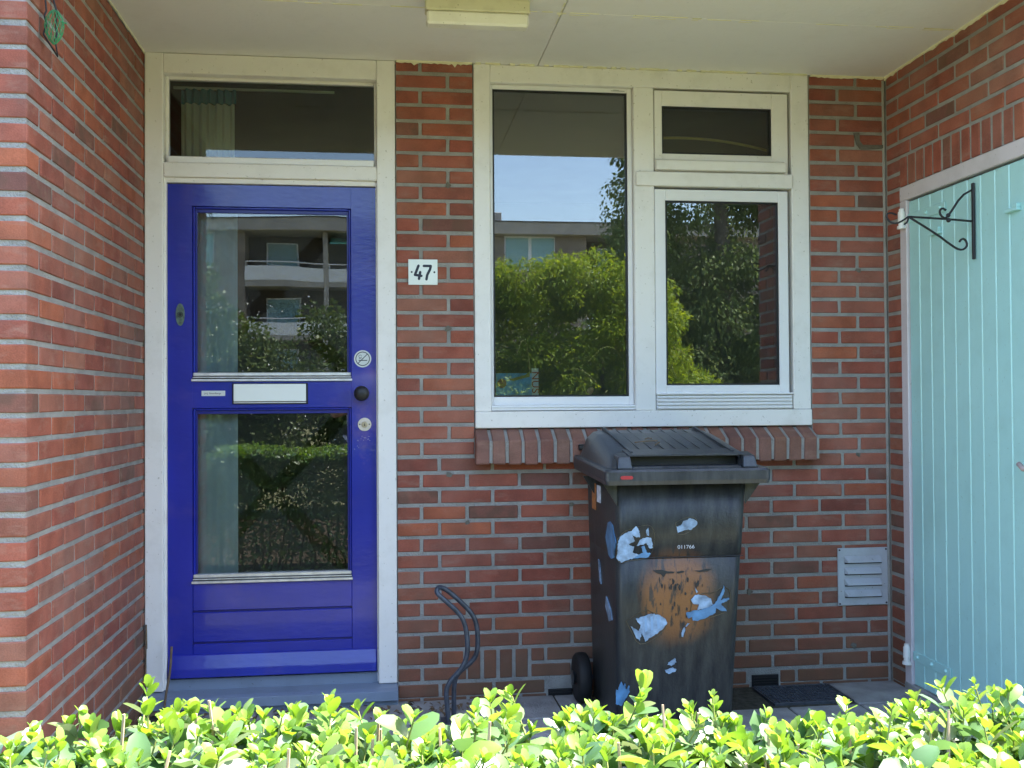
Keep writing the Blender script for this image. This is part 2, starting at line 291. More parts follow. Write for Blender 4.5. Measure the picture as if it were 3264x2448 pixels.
def leaf_material(name, cols, rough=.35, trans=.35, spec=.5, vein=False):
    m = bpy.data.materials.new(name); m.use_nodes = True; t = m.node_tree; b = t.nodes['Principled BSDF']; out = t.nodes['Material Output']
    oi = nn(t, 'ShaderNodeObjectInfo'); ge = nn(t, 'ShaderNodeNewGeometry')
    ad = nn(t, 'ShaderNodeMath', operation='ADD'); t.links.new(oi.outputs['Random'], ad.inputs[0]); t.links.new(ge.outputs['Random Per Island'], ad.inputs[1])
    fr = nn(t, 'ShaderNodeMath', operation='FRACT'); t.links.new(ad.outputs[0], fr.inputs[0])
    cr = nn(t, 'ShaderNodeValToRGB'); e = cr.color_ramp.elements; n = len(cols)
    e[0].position = 0; e[0].color = (*cols[0], 1); e[1].position = 1; e[1].color = (*cols[-1], 1)
    for i, c in enumerate(cols[1:-1]): q = e.new((i+1)/(n-1)); q.color = (*c, 1)
    t.links.new(fr.outputs[0], cr.inputs[0]); t.links.new(cr.outputs[0], b.inputs['Base Color'])
    b.inputs['Roughness'].default_value = rough; b.inputs['Specular IOR Level'].default_value = spec
    tl = nn(t, 'ShaderNodeBsdfTranslucent'); hs = nn(t, 'ShaderNodeHueSaturation'); hs.inputs['Value'].default_value = 1.6; hs.inputs['Saturation'].default_value = 1.1; hs.inputs['Hue'].default_value = .485
    t.links.new(cr.outputs[0], hs.inputs['Color']); t.links.new(hs.outputs[0], tl.inputs[0])
    mx = nn(t, 'ShaderNodeMixShader'); mx.inputs[0].default_value = trans; t.links.new(b.outputs[0], mx.inputs[1]); t.links.new(tl.outputs[0], mx.inputs[2]); t.links.new(mx.outputs[0], out.inputs[0]); return m
LEAF_OLD = leaf_material('hedge_leaf', [(.055, .125, .045), (.08, .17, .055), (.11, .21, .07), (.06, .13, .055), (.13, .24, .06), (.16, .20, .10), (.12, .16, .06)], .42, .25, .8)
LEAF_NEW = leaf_material('hedge_new_leaf', [(.15, .27, .035), (.20, .32, .045), (.12, .24, .035), (.23, .31, .06)], .4, .4)
LEAF_BUSH = leaf_material('bush_leaf', [(.19, .27, .03), (.26, .34, .04), (.12, .20, .025), (.33, .38, .05)], .5, .45, .3)
LEAF_BIRCH = leaf_material('birch_leaf', [(.11, .16, .045), (.16, .21, .065), (.085, .13, .04), (.22, .26, .10)], .5, .4, .25)
LEAF_DARK = leaf_material('shrub_leaf', [(.07, .11, .025), (.10, .15, .035), (.045, .08, .02), (.16, .20, .04)], .45, .25, .4)
FLOWERW = mat('white_flower', (.75, .75, .7), .7)
STEM = mat('woody_stem', (.14, .095, .055), .8, noise=(30, .3, 4))
STEMG = mat('green_stem', (.20, .22, .06), .6)
BARK = mat('bark', (.16, .13, .10), .9, noise=(12, .4, 6), bump=(30, 1, 5))

# ------------------------------------------------------------------ dimensions
XL, XR, ZC = -.951, 2.201, 2.645          # left wall face, right wall face, ceiling
WD = 1.35                                 # depth of the left wall
CO = .0665                                # brick course
zj = lambda j: (40-j)*CO
JT = .0145

# ------------------------------------------------------------------ ground, paving
g = box('ground', -150, 150, -160, 60, -.30, -.045, GRASS, bev=0); tag(g, kind='structure')
tag(box('added_dark_ground', -12, 12, -6.9, -3.02, -.10, -.03, SOIL, bev=0), kind='structure')  # added dark sheet, makes the ground mirrored behind the hedge read dark
pv = bpy.data.objects.new('pavement', None); C.objects.link(pv); tag(pv, kind='structure')
box('bedding', XL-.3, XR+.05, -1.50, -.001, -.044, -.008, GROUT, pv, bev=0)
PV_CACHE = []
for k in range(3):
    bm = bmesh.new(); addbox(bm, -.147, .147, -.147, .147, -.04, 0, .004)
    for v in bm.verts: v.co.x += random.uniform(-.0008, .0008); v.co.y += random.uniform(-.0008, .0008)
    me = bpy.data.meshes.new('paver'); bm.to_mesh(me); bm.free(); me.materials.append(PAVE); PV_CACHE.append(me)
for i in range(10):
    for j in range(5):
        x = XR-.15-i*.30; y = -.16-j*.30
        if x < XL-.1: continue
        if i in (1, 2) and j == 0: continue              # the grate lies here
        o = link(bpy.data.objects.new('paver', PV_CACHE[(i*3+j*5) % 3]), pv)
        o.location = (x, y, random.uniform(-.003, .001)); o.rotation_euler = (random.uniform(-.006, .006), random.uniform(-.006, .006), random.uniform(-.008, .008))

# ------------------------------------------------------------------ bricks
BC = {}
def brick_mesh(L, H, D=.05, var=0, cut=None):
    k = (round(L, 3), round(H, 3), round(D, 3), var, cut)
    if k in BC: return BC[k]
    rs = random.Random(len(BC)*7+3); bm = bmesh.new(); addbox(bm, 0, L, 0, D, 0, H, .0028)
    for v in bm.verts:
        v.co.x += rs.uniform(-.0011, .0011); v.co.z += rs.uniform(-.0011, .0011); v.co.y += rs.uniform(-.0006, .0006)
    me = bpy.data.meshes.new('brick'); bm.to_mesh(me); bm.free(); me.materials.append(BRICK); BC[k] = me; return me
def place_brick(parent, L, H, loc, rot=0, D=.05, vertical=False):
    o = link(bpy.data.objects.new('brick', brick_mesh(L, H, D, random.randrange(4))), parent)
    j = random.uniform(-.0014, .0010)
    n = Vector((math.sin(rot), -math.cos(rot), 0))
    o.location = Vector(loc) + n*j; o.rotation_euler = (random.uniform(-.002, .002), random.uniform(-.003, .003), rot); return o
# --- front wall
fw = thing('brick_wall', 'red brick front wall with grey joints around the blue door and white window', 'wall')
mor = [(.056, .378, 0, ZC), (.378, 1.851, 0, 1.10), (1.851, XR+.0, 0, ZC)]
bm = bmesh.new()
for x0, x1, z0, z1 in mor: addbox(bm, x0+.0005, x1-.0005, .0045, .11, z0-.04, z1-.0005)
obj('mortar', bm, MORTAR, fw)
specs = []
def row_cuts(x0, x1, joints):
    xs = [x0] + [j for j in joints if x0+.03 < j < x1-.03] + [x1]; out = []
    for a, b in zip(xs[:-1], xs[1:]):
        l = a + (JT/2 if a != x0 else .002); r = b - (JT/2 if b != x1 else .002)
        if r-l > .02: out.append((l, r-l))
    return out
BH = CO-JT-.0012
def z_of_row(j): return zj(j+1)+JT/2+.0006
solds = {(37, 38): (.345, .80)}
for j in range(0, 41):
    z = z_of_row(j); h = BH; even = j % 2 == 0
    if j == 40: z = -.052; h = BH+.004
    if j == 0: h = ZC-.008-z
    if j < 25:
        for l, L in row_cuts(.056, .378, [.158 if even else .272]): specs.append((l, L, z, h))
        for l, L in row_cuts(1.852, XR, [2.066 if even else 1.982]): specs.append((l, L, z, h))
    else:
        a = [.155, .345]+[.345+.2195*k for k in range(1, 9)] if even else [.230, .452]+[.452+.2195*k for k in range(1, 9)]
        if j == 25:
            cells = row_cuts(.056, XR, a)
        else: cells = row_cuts(.056, XR, a)
        for l, L in cells:
            if j in (37, 38):
                if l >= .34 and l+L <= .60: continue
                if l < .34 < l+L: L = .34-l-JT
                elif l < .61 < l+L+.001: L = l+L-.61; l = .61
                if L < .03: continue
            specs.append((l, L, z, h))
for k in range(4): specs.append((.345+.0665*k, .051, z_of_row(38), BH+CO))
# keep the mesh-free space of the vent holes and the vent plate
def blocked(l, L, z, h):
    for bx0, bx1, bz0, bz1 in ((1.565, 1.688, -.02, .045), (.68, .785, -.05, .022)):
        if l < bx1 and l+L > bx0 and z < bz1 and z+h > bz0: return True
    return False
out = []
for l, L, z, h in specs:
    if blocked(l, L, z, h):
        for bx0, bx1 in ((1.565, 1.688), (.68, .785)):
            if l < bx1 and l+L > bx0:
                if bx0-l > .03: out.append((l, bx0-l-.008, z, h))
                if l+L-bx1 > .03: out.append((bx1+.008, l+L-bx1-.008, z, h))
    else: out.append((l, L, z, h))
specs = out
def rank(s):
    l, L, z, h = s
    hid = (.83 < l and l+L < 1.30 and z < .9) or (.40 < l and l+L < 1.83 and z+h > .965 and z < 1.11)
    return (hid, z < .03, -L*h)
specs.sort(key=rank); bulk = specs[298:]; specs = specs[:298]
for l, L, z, h in specs: place_brick(fw, L, h, (l, 0, z))
def bulk_bricks(parent, items):
    if not items: return
    bm = bmesh.new()
    for x0, x1, y0, y1, z0, z1 in items: addbox(bm, x0, x1, y0, y1, z0, z1, .0028)
    tag(obj('brick', bm, BRICK, parent), kind='stuff')
bulk_bricks(fw, [(l, l+L, 0, .05, z, z+h) for l, L, z, h in bulk])
# cement repairs
bm = bmesh.new(); poly_y(bm, [(2.056, 2.395), (2.080, 2.397), (2.083, 2.36), (2.097, 2.343), (2.19, 2.345), (2.197, 2.331), (2.084, 2.325), (2.068, 2.347)], -.0035, .02); obj('mortar_repair', bm, MORTAR_D, fw)
bm = bmesh.new()
for x, z, s in ((.272, 2.128, .011), (.268, 1.53, .013), (.27, .924, .013), (.346, .723, .010), (2.07, 1.79, .011), (.785, .79, .010), (1.06, .50, .011), (2.06, .983, .010), (1.56, .40, .012), (2.03, .153, .013)):
    poly_y(bm, [(x+s*(1+.35*math.sin(k*2.3+x*9))*math.cos(k*math.pi/4), z+s*(1+.3*math.cos(k*1.7+z*7))*math.sin(k*math.pi/4)) for k in range(8)], -.0022, .01)
obj('mortar_patch', bm, MORTAR_D, fw)
bm = bmesh.new()
for (a, b) in ((1.86, 2.195), (.06, .376)):
    pts = [(a, ZC)]; n = 26
    for k in range(n+1): pts.append((a+(b-a)*k/n, ZC-.006-random.random()*.008-(.012 if random.random() < .08 else 0)))
    pts.append((b, ZC)); poly_y(bm, pts, -.0045, .01)
obj('paint_edge', bm, CREAM, fw)
bm = bmesh.new(); tube(bm, [(2.194, .003, -.02), (2.196, .002, 1.2), (2.194, .003, 2.63)], .0085, 6); obj('corner_mortar', bm, MORTAR, fw)
for (a, b, c, d) in ((1.567, 1.686, -.012, .043), (.681, .783, -.045, .020)):
    v = thing('air_hole', 'black slotted air brick low in the wall right of the bin' if a > 1 else 'black slotted air brick low in the wall behind the bin wheel', 'vent', (a, 0, c), 'air bricks at the foot of the wall')
    box('frame', 0, b-a, -.003, .03, 0, d-c, BLACKF, v, .002)
    for k in range(4): box('slat', .008, b-a-.008, -.006, -.003, .006+k*(d-c-.01)/4, .010+k*(d-c-.01)/4, BLACKF, v, 0)

# --- left wall
lw = thing('brick_wall', 'left side wall of red brick running from the door frame towards the hedge', 'wall')
box('mortar', XL-.210, XL-.0045, -WD+.0045, .15, -.04, ZC-.001, MORTAR, lw, 0)
items = []
for j in range(0, 41):
    z = z_of_row(j); h = BH
    if j == 40: z, h = -.052, BH+.004
    if j == 0: h = ZC-.008-z
    P = j % 2 == 1
    # side face (x = XL) cut along y from -WD
    y = -WD; first = .105 if P else .216
    cuts = [first]; 
    while cuts[-1] < WD: cuts.append(cuts[-1]+.2205)
    prev = 0
    for k, c in enumerate(cuts):
        c2 = min(c, WD+.10); l = -WD + prev + (JT/2 if k else 0); r = -WD + c2 - JT/2
        if k == 0:   # corner brick spans both faces
            Lx = .216-JT/2 if P else .105-JT/2
            items.append(('corner', XL-Lx, XL, -WD, r, z, h))
        elif l < .05: items.append(('side', l, r-l, z, h))
        prev = c2
    if not P: items.append(('front', XL-.216, .105-JT/2, z, h))
side = 0
for it in items:
    if it[0] == 'corner':
        _, x0, x1, y0, y1, z, h = it
        o = link(bpy.data.objects.new('brick', brick_mesh(x1-x0, h, y1-y0, random.randrange(3))), lw); o.location = (x0, y0, z)
    elif it[0] == 'front': place_brick(lw, it[2], it[3], (it[1], -WD, it[4] if len(it) > 4 else it[3]), 0) if False else place_brick(lw, it[2], it[4], (it[1], -WD, it[3]), 0)
    else:
        side += 1
        _, y0, L, z, h = it
        if side <= 255: place_brick(lw, L, h, (XL, y0, z), math.pi/2)
bm = bmesh.new(); cnt = 0
rest = [it for it in items if it[0] == 'side'][255:]
bulk_bricks(lw, [(XL-.05, XL, it[1], it[1]+it[2], it[3], it[3]+it[4]) for it in rest])

# --- right wall with opening for the shed door
rw = thing('brick_wall', 'right side wall of red brick with a row of upright bricks above the turquoise door', 'wall')
FY0, FY1, FZ = -.130, -1.16, 2.128       # frame outer edges
bm = bmesh.new()
addbox(bm, XR+.0045, XR+.11, -FY0*-1+.0, .02, -.04, ZC-.001) if False else addbox(bm, XR+.0045, XR+.11, FY0+.001, .02, -.04, ZC-.001)
addbox(bm, XR+.0045, XR+.11, FY1-.34, FY1-.001, -.04, ZC-.001); addbox(bm, XR+.0045, XR+.11, FY1, FY0+.0005, FZ+.001, ZC-.0012)
obj('mortar', bm, MORTAR, rw)
for j in range(0, 41):
    z = z_of_row(j); h = BH
    if j == 40: z, h = -.052, BH+.004
    if j == 0: h = ZC-.008-z
    even = j % 2 == 0
    if j <= 5:
        y = -.012; w0 = .105 if even else .205
        while y > -1.5:
            y1 = max(y-w0+JT, -1.5)
            if y-y1 > .03: place_brick(rw, y-y1, h, (XR, y, z), -math.pi/2)
            y = y-w0; w0 = .2195
    else:
        place_brick(rw, .112 if True else .1, h, (XR, -.012, z), -math.pi/2)
        y = FY1-.004; w0 = .11 if even else .22
        while y > -1.5:
            y1 = max(y-w0+JT, -1.5)
            if y-y1 > .03: place_brick(rw, y-y1, h, (XR, y, z), -math.pi/2)
            y = y-w0; w0 = .2195
y = FY0+.004
while y-.052 > FY1: place_brick(rw, .052, zj(6)-.006-(FZ+.004), (XR, y, FZ+.004), -math.pi/2); y -= .0665
bm = bmesh.new()
n = 60; pts = []
for k in range(n+1):
    y = -1.5+1.5*k/n; d = .006+random.random()*.012; pts.append((y, d))
for (y0, d0), (y1, d1) in zip(pts[:-1], pts[1:]):
    v = [bm.verts.new(c) for c in ((XR-.004, y0, ZC), (XR-.004, y1, ZC), (XR-.004, y1, ZC-d1), (XR-.004, y0, ZC-d0), (XR+.01, y0, ZC), (XR+.01, y1, ZC), (XR+.01, y1, ZC-d1), (XR+.01, y0, ZC-d0))]
    bm.faces.new(v[:4]); bm.faces.new((v[3], v[2], v[6], v[7])); bm.faces.new((v[0], v[4], v[5], v[1]))
obj('paint_edge', bm, CREAM, rw)
bm = bmesh.new()
pts = [(-WD+WD*k/50, .005+random.random()*.009) for k in range(51)]
for (y0, d0), (y1, d1) in zip(pts[:-1], pts[1:]):
    v = [bm.verts.new(c) for c in ((XL+.004, y0, ZC), (XL+.004, y1, ZC), (XL+.004, y1, ZC-d1), (XL+.004, y0, ZC-d0))]; bm.faces.new(v)
obj('paint_edge', bm, CREAM, lw)

# ------------------------------------------------------------------ canopy / ceiling
ce = thing('porch_ceiling', 'pale grey painted board ceiling of the porch with cracked cream paint at its joints', 'ceiling')
YJ, XJ = -.585, .655
box('slab', XL-.22, XR+.12, -1.505, .12, ZC+.022, ZC+.26, CEIL, ce, 0)
for (a, b, c, d) in ((XL+.001, XJ-.0015, YJ+.0015, .02), (XJ+.0015, XR-.001, YJ+.0015, .02), (XL-.2, XJ-.0015, -1.50, YJ-.0015), (XJ+.0015, XR+.1, -1.50, YJ-.0015)):
    box('ceiling_panel', a, b, c, d, ZC, ZC+.02, CEIL, ce, .0015)
bm = bmesh.new()
x = XL+.1
while x < XR-.12:
    L = random.uniform(.02, .16)
    if random.random() < .75:
        yy = YJ+random.choice((-.004, .004))+random.uniform(-.001, .001); wv = random.uniform(.0008, .0022)
        addbox(bm, x, x+L, yy-wv, yy+wv, ZC-.0022, ZC+.002)
    if random.random() < .5: addbox(bm, x, x+L*.7, YJ+.016-.001, YJ+.016+.001, ZC-.0016, ZC+.002)
    x += L+random.uniform(.004, .05)
y = -1.1
while y < -.5:
    L = random.uniform(.01, .06)
    if random.random() < .8: addbox(bm, XJ-.006-random.uniform(0, .004), XJ-.003, y, y+L, ZC-.002, ZC+.002)
    y += L+random.uniform(.004, .03)
obj('flaked_paint_ridge', bm, CREAM, ce)
# cream caulk along the window head 
bm = bmesh.new()
for k in range(70):
    x = .39+k*.0207
    if random.random() < .75: addbox(bm, x, x+.0215, -.006-random.random()*.006, .0035, ZC-.0035-random.random()*.003, ZC+.001)
obj('caulk_line', bm, CREAM, ce)
# house body behind and beside the rooms: dark interior, closed box
hs_ = thing('house_interior', 'dim brown room seen through the panes behind the door and window', 'room')
ROOF_B = ZC+.26
bm = bmesh.new()
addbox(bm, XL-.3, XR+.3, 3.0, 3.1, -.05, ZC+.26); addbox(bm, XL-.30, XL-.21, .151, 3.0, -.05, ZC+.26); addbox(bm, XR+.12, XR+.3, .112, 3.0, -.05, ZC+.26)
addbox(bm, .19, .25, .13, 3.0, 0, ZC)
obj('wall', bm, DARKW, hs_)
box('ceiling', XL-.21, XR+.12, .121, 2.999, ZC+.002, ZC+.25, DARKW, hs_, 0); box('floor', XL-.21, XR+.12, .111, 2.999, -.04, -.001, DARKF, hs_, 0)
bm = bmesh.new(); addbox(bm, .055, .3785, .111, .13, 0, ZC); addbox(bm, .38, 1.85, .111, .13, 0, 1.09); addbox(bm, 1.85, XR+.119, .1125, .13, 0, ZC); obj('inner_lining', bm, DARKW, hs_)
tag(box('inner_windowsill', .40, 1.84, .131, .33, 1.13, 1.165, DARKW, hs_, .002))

# ------------------------------------------------------------------ door frame and door
df = thing('door_frame', 'cream white wooden frame with a transom light around the blue front door', 'door frame')
F0 = .003
box('jamb', XL+.002, -.8765, F0, .11, .072, ZC-.0015, WHITE, df, .003)
box('jamb', -.0225, .0535, F0, .11, .070, ZC-.0015, WHITE, df, .003)
box('head', -.8760, -.023, F0+.0012, .11, 2.562, ZC-.002, WHITE, df, .003)
box('transom_bar', -.8760, -.023, F0+.0008, .11, 2.142, 2.200, WHITE, df, .003)
bm = bmesh.new(); addbox(bm, -.8762, -.8665, .0185, .1095, .075, 2.1415, .001); addbox(bm, -.8664, -.0275, .0185, .1095, 2.1215, 2.1415, .001); addbox(bm, -.0275, -.0235, .026, .1095, .075, 2.1415); obj('rebate', bm, WHITE, df)
bm = bmesh.new()
addbox(bm, -.8757, -.862, .045, .075, 2.2005, 2.5615, .002); addbox(bm, -.8615, -.0335, .045, .075, 2.549, 2.5615, .002); addbox(bm, -.033, -.0235, .045, .075, 2.2005, 2.5615, .002)
obj('glazing_bead', bm, WHITE, df)
box('glazing_sill', -.8615, -.0335, .012, .068, 2.2005, 2.228, WHITE2, df, .003)
tp = box('pane', -.8615, -.0335, .062, .066, 2.2285, 2.5495, GLASS_T, df, 0)

dr = thing('front_door', 'blue painted front door with two glass panes, mail slot and black knob', 'door')
DY, DB = .034, .072
box('stile', -.8655, -.7685, DY, DB, .118, 2.1185, BLUE, dr, .0006); box('stile', -.1295, -.0280, DY, DB, .118, 2.1185, BLUE, dr, .0006)
box('rail', -.7684, -.1296, DY+.0002, DB, 2.030, 2.1185, BLUE, dr, .0004); box('rail', -.7684, -.1296, DY+.0002, DB, 1.206, 1.3155, BLUE, dr, .0004)
for a, b in ((.384, .4965), (.257, .377), (.118, .250)): box('panel_board', -.7683, -.1297, DY+.0012, DB-.002, a, b, BLUE, dr, .003)
box('panel_backing', -.7683, -.1297, DY+.012, DB-.001, .119, .496, BLUED, dr, 0)
for (z0, z1, gl, nm) in ((1.3165, 2.0295, GLASS_DU, 'u'), (.4975, 1.2055, GLASS_DL, 'l')):
    bm = bmesh.new(); x0, x1 = -.7680, -.1300
    def strip(a, b, c, d): addbox(bm, a, b, DY+.004, DB-.005, c, d, .004)
    strip(x0, x0+.010, z0, z1); strip(x1-.010, x1, z0, z1); strip(x0+.0102, x1-.0102, z1-.010, z1)
    obj('moulding', bm, BLUE, dr)
    bm = bmesh.new()
    def strip2(a, b, c, d): addbox(bm, a, b, DY+.0145, DB-.006, c, d, .001)
    strip2(x0+.0102, x0+.0175, z0+.03, z1-.0102); strip2(x1-.0175, x1-.0102, z0+.03, z1-.0102); strip2(x0+.0177, x1-.0177, z1-.024, z1-.0102)
    obj('glazing_bead', bm, BLUED, dr)
    box('pane', x0+.0178, x1-.0178, DY+.020, DY+.024, z0+.034, z1-.0245, gl, dr, 0)
    bar = box('drip_strip', x0-.003, x1+.003, DY-.012, DY+.019, z0-.002, z0+.008, ALU, dr, .0015)
    box('ridge', x0+.001, x1-.001, DY-.004, DY+.019, z0+.0120, z0+.0165, ALU, bar, .001)
    box('ridge', x0+.002, x1-.002, DY-.001, DY+.019, z0+.0195, z0+.0340, ALU, bar, .003)
    box('seal', x0+.002, x1-.002, DY+.004, DY+.018, z0+.0082, z0+.0192, BLACKF, bar, 0)
prism_x('weather_board', [(DY+.002, .212), (DY-.006, .208), (DY-.022, .155), (DY-.028, .122), (DY+.002, .118)], -.862, -.032, BLUE, dr, .002)
ms = box('mail_slot', -.6105, -.3070, DY-.004, DY+.004, 1.2205, 1.3060, BLACKF, dr, .002)
box('flap', -.6040, -.3145, DY-.0120, DY-.0045, 1.2320, 1.3030, MAILW, ms, .0015); box('flap_lip', -.6040, -.3145, DY-.0125, DY-.0045, 1.2245, 1.2290, ALU, ms, .001)
npz = box('name_card', -.7320, -.6385, DY-.0025, DY-.0002, 1.2550, 1.2765, PAPER, dr, .0005)
text('lettering', 'J.A.J. Noordberge', -.6885, 1.2655, DY-.0029, .0098, INK, npz, sx=.95)
bm = bmesh.new(); lathe_y(bm, [(.010, DY+.002), (.012, DY-.018), (.026, DY-.028), (.0315, DY-.042), (.0305, DY-.056), (.022, DY-.066), (.008, DY-.070)], -.088, 1.262, 28); obj('knob', bm, BLACKF, dr, True)
lk = None
bm = bmesh.new(); disc(bm, -.0765, 1.134, .0275, DY-.004, DY+.001, 28); lk = obj('lock_rosette', bm, mat('brushed_nickel', (.62, .56, .48), .4, metal=.35, noise=(50, .15, 4)), dr)
bm = bmesh.new(); lathe_y(bm, [(.0125, DY-.0041), (.0125, DY-.0075), (.0105, DY-.0085)], -.0765, 1.134, 20); obj('lock_cylinder', bm, mat('brass_cylinder', (.50, .42, .30), .3, metal=.6), lk)
bm = bmesh.new(); disc(bm, -.0765, 1.131, .003, DY-.0092, DY-.0086, 10); addbox(bm, -.0774, -.0756, DY-.0092, DY-.0086, 1.131, 1.139); disc(bm, -.0965, 1.1345, .0028, DY-.0046, DY-.0041, 10); disc(bm, -.0570, 1.1345, .0028, DY-.0046, DY-.0041, 10); obj('keyhole', bm, BLACKF, lk)
# oval bell plate
bm = bmesh.new(); poly_y(bm, [(-.8155+.0175*math.cos(k*math.pi/14), 1.586+.0455*math.sin(k*math.pi/14)) for k in range(28)], DY-.004, DY+.001)
bl = obj('bell_plate', bm, mat('green_bronze', (.12, .17, .13), .45, metal=.4, noise=(80, .4, 4)), dr)
bm = bmesh.new(); disc(bm, -.8155, 1.586, .0065, DY-.009, DY-.0041, 16); ring(bm, -.8155, 1.586, .0095, .0115, DY-.006, DY-.0041, 20); disc(bm, -.8155, 1.620, .0022, DY-.0055, DY-.0041, 8); disc(bm, -.8155, 1.552, .0022, DY-.0055, DY-.0041, 8)
obj('bell_button', bm, BLACKF, bl)
# no smoking sticker
sx_, sz_ = -.0835, 1.406
bm = bmesh.new(); disc(bm, sx_, sz_, .0355, DY-.0012, DY-.0001, 36); ns = obj('no_smoking_sticker', bm, PAPER, dr)
bm = bmesh.new(); ring(bm, sx_, sz_, .0262, .0296, DY-.0018, DY-.0013, 36); ribbon(bm, [(sx_-.0185, sz_-.0185), (sx_+.0185, sz_+.0185)], .0032, DY-.0018, DY-.0013)
addbox(bm, sx_-.0165, sx_+.0185, DY-.0019, DY-.0013, sz_-.0085, sz_-.0050); ribbon(bm, [(sx_-.015, sz_-.001), (sx_-.012, sz_+.003), (sx_-.008, sz_+.001), (sx_-.004, sz_+.004)], .0016, DY-.0018, DY-.0013)
ribbon(bm, [(sx_-.010+.006*math.cos(a*.7), sz_+.010+.006*math.sin(a*.7)) for a in range(9)], .0016, DY-.0018, DY-.0013); obj('pictogram', bm, INK, ns)
# scratches
bm = bmesh.new()
for k in range(9):
    x = -.103+random.random()*.045; z = 1.068+random.random()*.016; ribbon(bm, [(x, z), (x+random.uniform(-.004, .008), z+random.uniform(-.006, .006))], .0011, DY-.0006, DY+.001)
for k in range(5): x = -.118+random.random()*.02; z = 1.02+random.random()*.05; ribbon(bm, [(x, z), (x, z+.004)], .001, DY-.0006, DY+.001)
obj('paint_chip', bm, mat('bare_chip', (.35, .33, .42), .8), dr)
tag(prism_x('threshold', [(.11, .030), (.11, .072), (-.050, .066), (-.080, .060), (-.080, .022), (-.055, .020), (-.055, -.005), (.11, -.005)], XL+.003, .0555, THRESH, None, .001), 'worn blue grey painted threshold under the blue front door', 'threshold')

box('threshold_step', XL+.004, .0545, .030, .1095, .0665, .1125, THRESH, bpy.data.objects['threshold'], .002)
# curtains behind the door
cu = thing('curtain', 'pale curtain with teal header hanging behind the glass left of the front door', 'curtain')
def curtain(name, x0, x1, y, z0, z1, folds, amp, m, parent):
    n = folds*8; V = []; F = []
    for i in range(n+1):
        t = i/n; x = x0+(x1-x0)*t; yy = y+amp*math.sin(t*folds*2*math.pi)+amp*.4*math.sin(t*folds*3.1+1)
        for k, z in enumerate((z0, (z0+z1)/2, z1)): V.append((x, yy*(1 if k else 1.02), z))
    for i in range(n):
        for k in range(2): F.append((i*3+k, i*3+3+k, i*3+4+k, i*3+1+k))
    return np_mesh(name, V, F, m, parent, True)
CURT = mat('curtain_cloth', (.50, .50, .42), .9, noise=(4, .12, 5)); CTEAL = mat('curtain_teal', (.05, .18, .22), .9); CBLUE = mat('blue_net', (.40, .50, .56), .9, noise=(5, .15, 4))
curtain('cloth', -.83, -.612, .13, 2.21, 2.475, 7, .014, CURT, cu); curtain('header', -.83, -.605, .128, 2.476, 2.535, 7, .014, CTEAL, cu)
curtain('net', -.79, -.600, .12, .25, 2.02, 3, .005, CBLUE, cu)
box('rail', -.86, -.20, .125, .135, 2.535, 2.545, mat('rail_white', (.5, .5, .45), .5), cu, .001)

# ------------------------------------------------------------------ window
wn = thing('window', 'white framed window with one tall pane, a small casement and a vented sash', 'window')
WX0, WX1, WZ0 = .381, 1.849, 1.114
box('jamb', WX0, .450, F0, .11, 1.184, ZC-.0015, WHITE, wn, .003); box('jamb', 1.770, WX1, F0, .11, 1.184, ZC-.0015, WHITE, wn, .003)
box('head', .4505, 1.7695, F0+.001, .11, 2.568, ZC-.002, WHITE, wn, .003); box('sill_board', WX0, WX1, F0-.008, .11, WZ0, 1.1835, WHITE, wn, .003)
box('mullion', 1.067, 1.156, F0+.0015, .11, 1.184, 2.5675, WHITE, wn, .003)
box('transom_bar', 1.073, 1.7695, -.010, .0028, 2.143, 2.2035, WHITE, wn, .003); box('transom_core', 1.1565, 1.7695, .0035, .109, 2.143, 2.2035, WHITE, wn, 0)
def sash(nm, x0, x1, z0, z1, gx0, gx1, gz0, gz1, yf, m=WHITE2, g=GLASS, gy=.03):
    bm = bmesh.new()
    addbox(bm, x0, gx0-.003, yf, yf+.05, z0, z1, .002); addbox(bm, gx1+.003, x1, yf, yf+.05, z0, z1, .002)
    addbox(bm, gx0-.0031, gx1+.0031, yf+.0006, yf+.05, gz1+.003, z1, .002); addbox(bm, gx0-.0031, gx1+.0031, yf+.0006, yf+.05, z0, gz0-.003, .002)
    s = obj('sash', bm, m, wn)
    bm = bmesh.new(); e = .0045
    addbox(bm, gx0-.0029, gx0+e, yf+.006, yf+.04, gz0-.0029, gz1+.0029); addbox(bm, gx1-e, gx1+.0029, yf+.006, yf+.04, gz0-.0029, gz1+.0029)
    addbox(bm, gx0+e, gx1-e, yf+.0062, yf+.04, gz1-e, gz1+.0029); addbox(bm, gx0+e, gx1-e, yf+.0062, yf+.04, gz0-.0029, gz0+e); obj('gasket', bm, BLACKF, s)
    box('pane', gx0+e-.001, gx1-e+.001, yf+.012, yf+.016, gz0+e-.001, gz1-e+.001, g, s, 0); return s
sash('a', .4515, 1.0655, 1.209, 2.567, .466, 1.042, 1.247, 2.545, .030)
prism_x('sash_sill', [(.012, 1.186), (.006, 1.189), (.008, 1.2085), (.078, 2*0+1.2085), (.078, 1.186)], .4515, 1.066, WHITE2, wn)
box('sash_groove', .4515, 1.066, .0015, .0055, 1.1985, 1.2005, ALU, wn, 0)
s2 = sash('b', 1.160, 1.756, 2.206, 2.558, 1.196, 1.680, 2.289, 2.489, .008, WHITE, GLASS_T)
prism_x('drip_rail', [(.0075, 2.262), (-.022, 2.250), (-.024, 2.211), (.0075, 2.209)], 1.158, 1.736, WHITE, s2, .002)
sash('c', 1.158, 1.752, 1.252, 2.132, 1.207, 1.706, 1.293, 2.081, .006)
vg = box('vent_grille', 1.160, 1.765, .012, .06, 1.186, 1.2515, WHITE2, wn, .001)
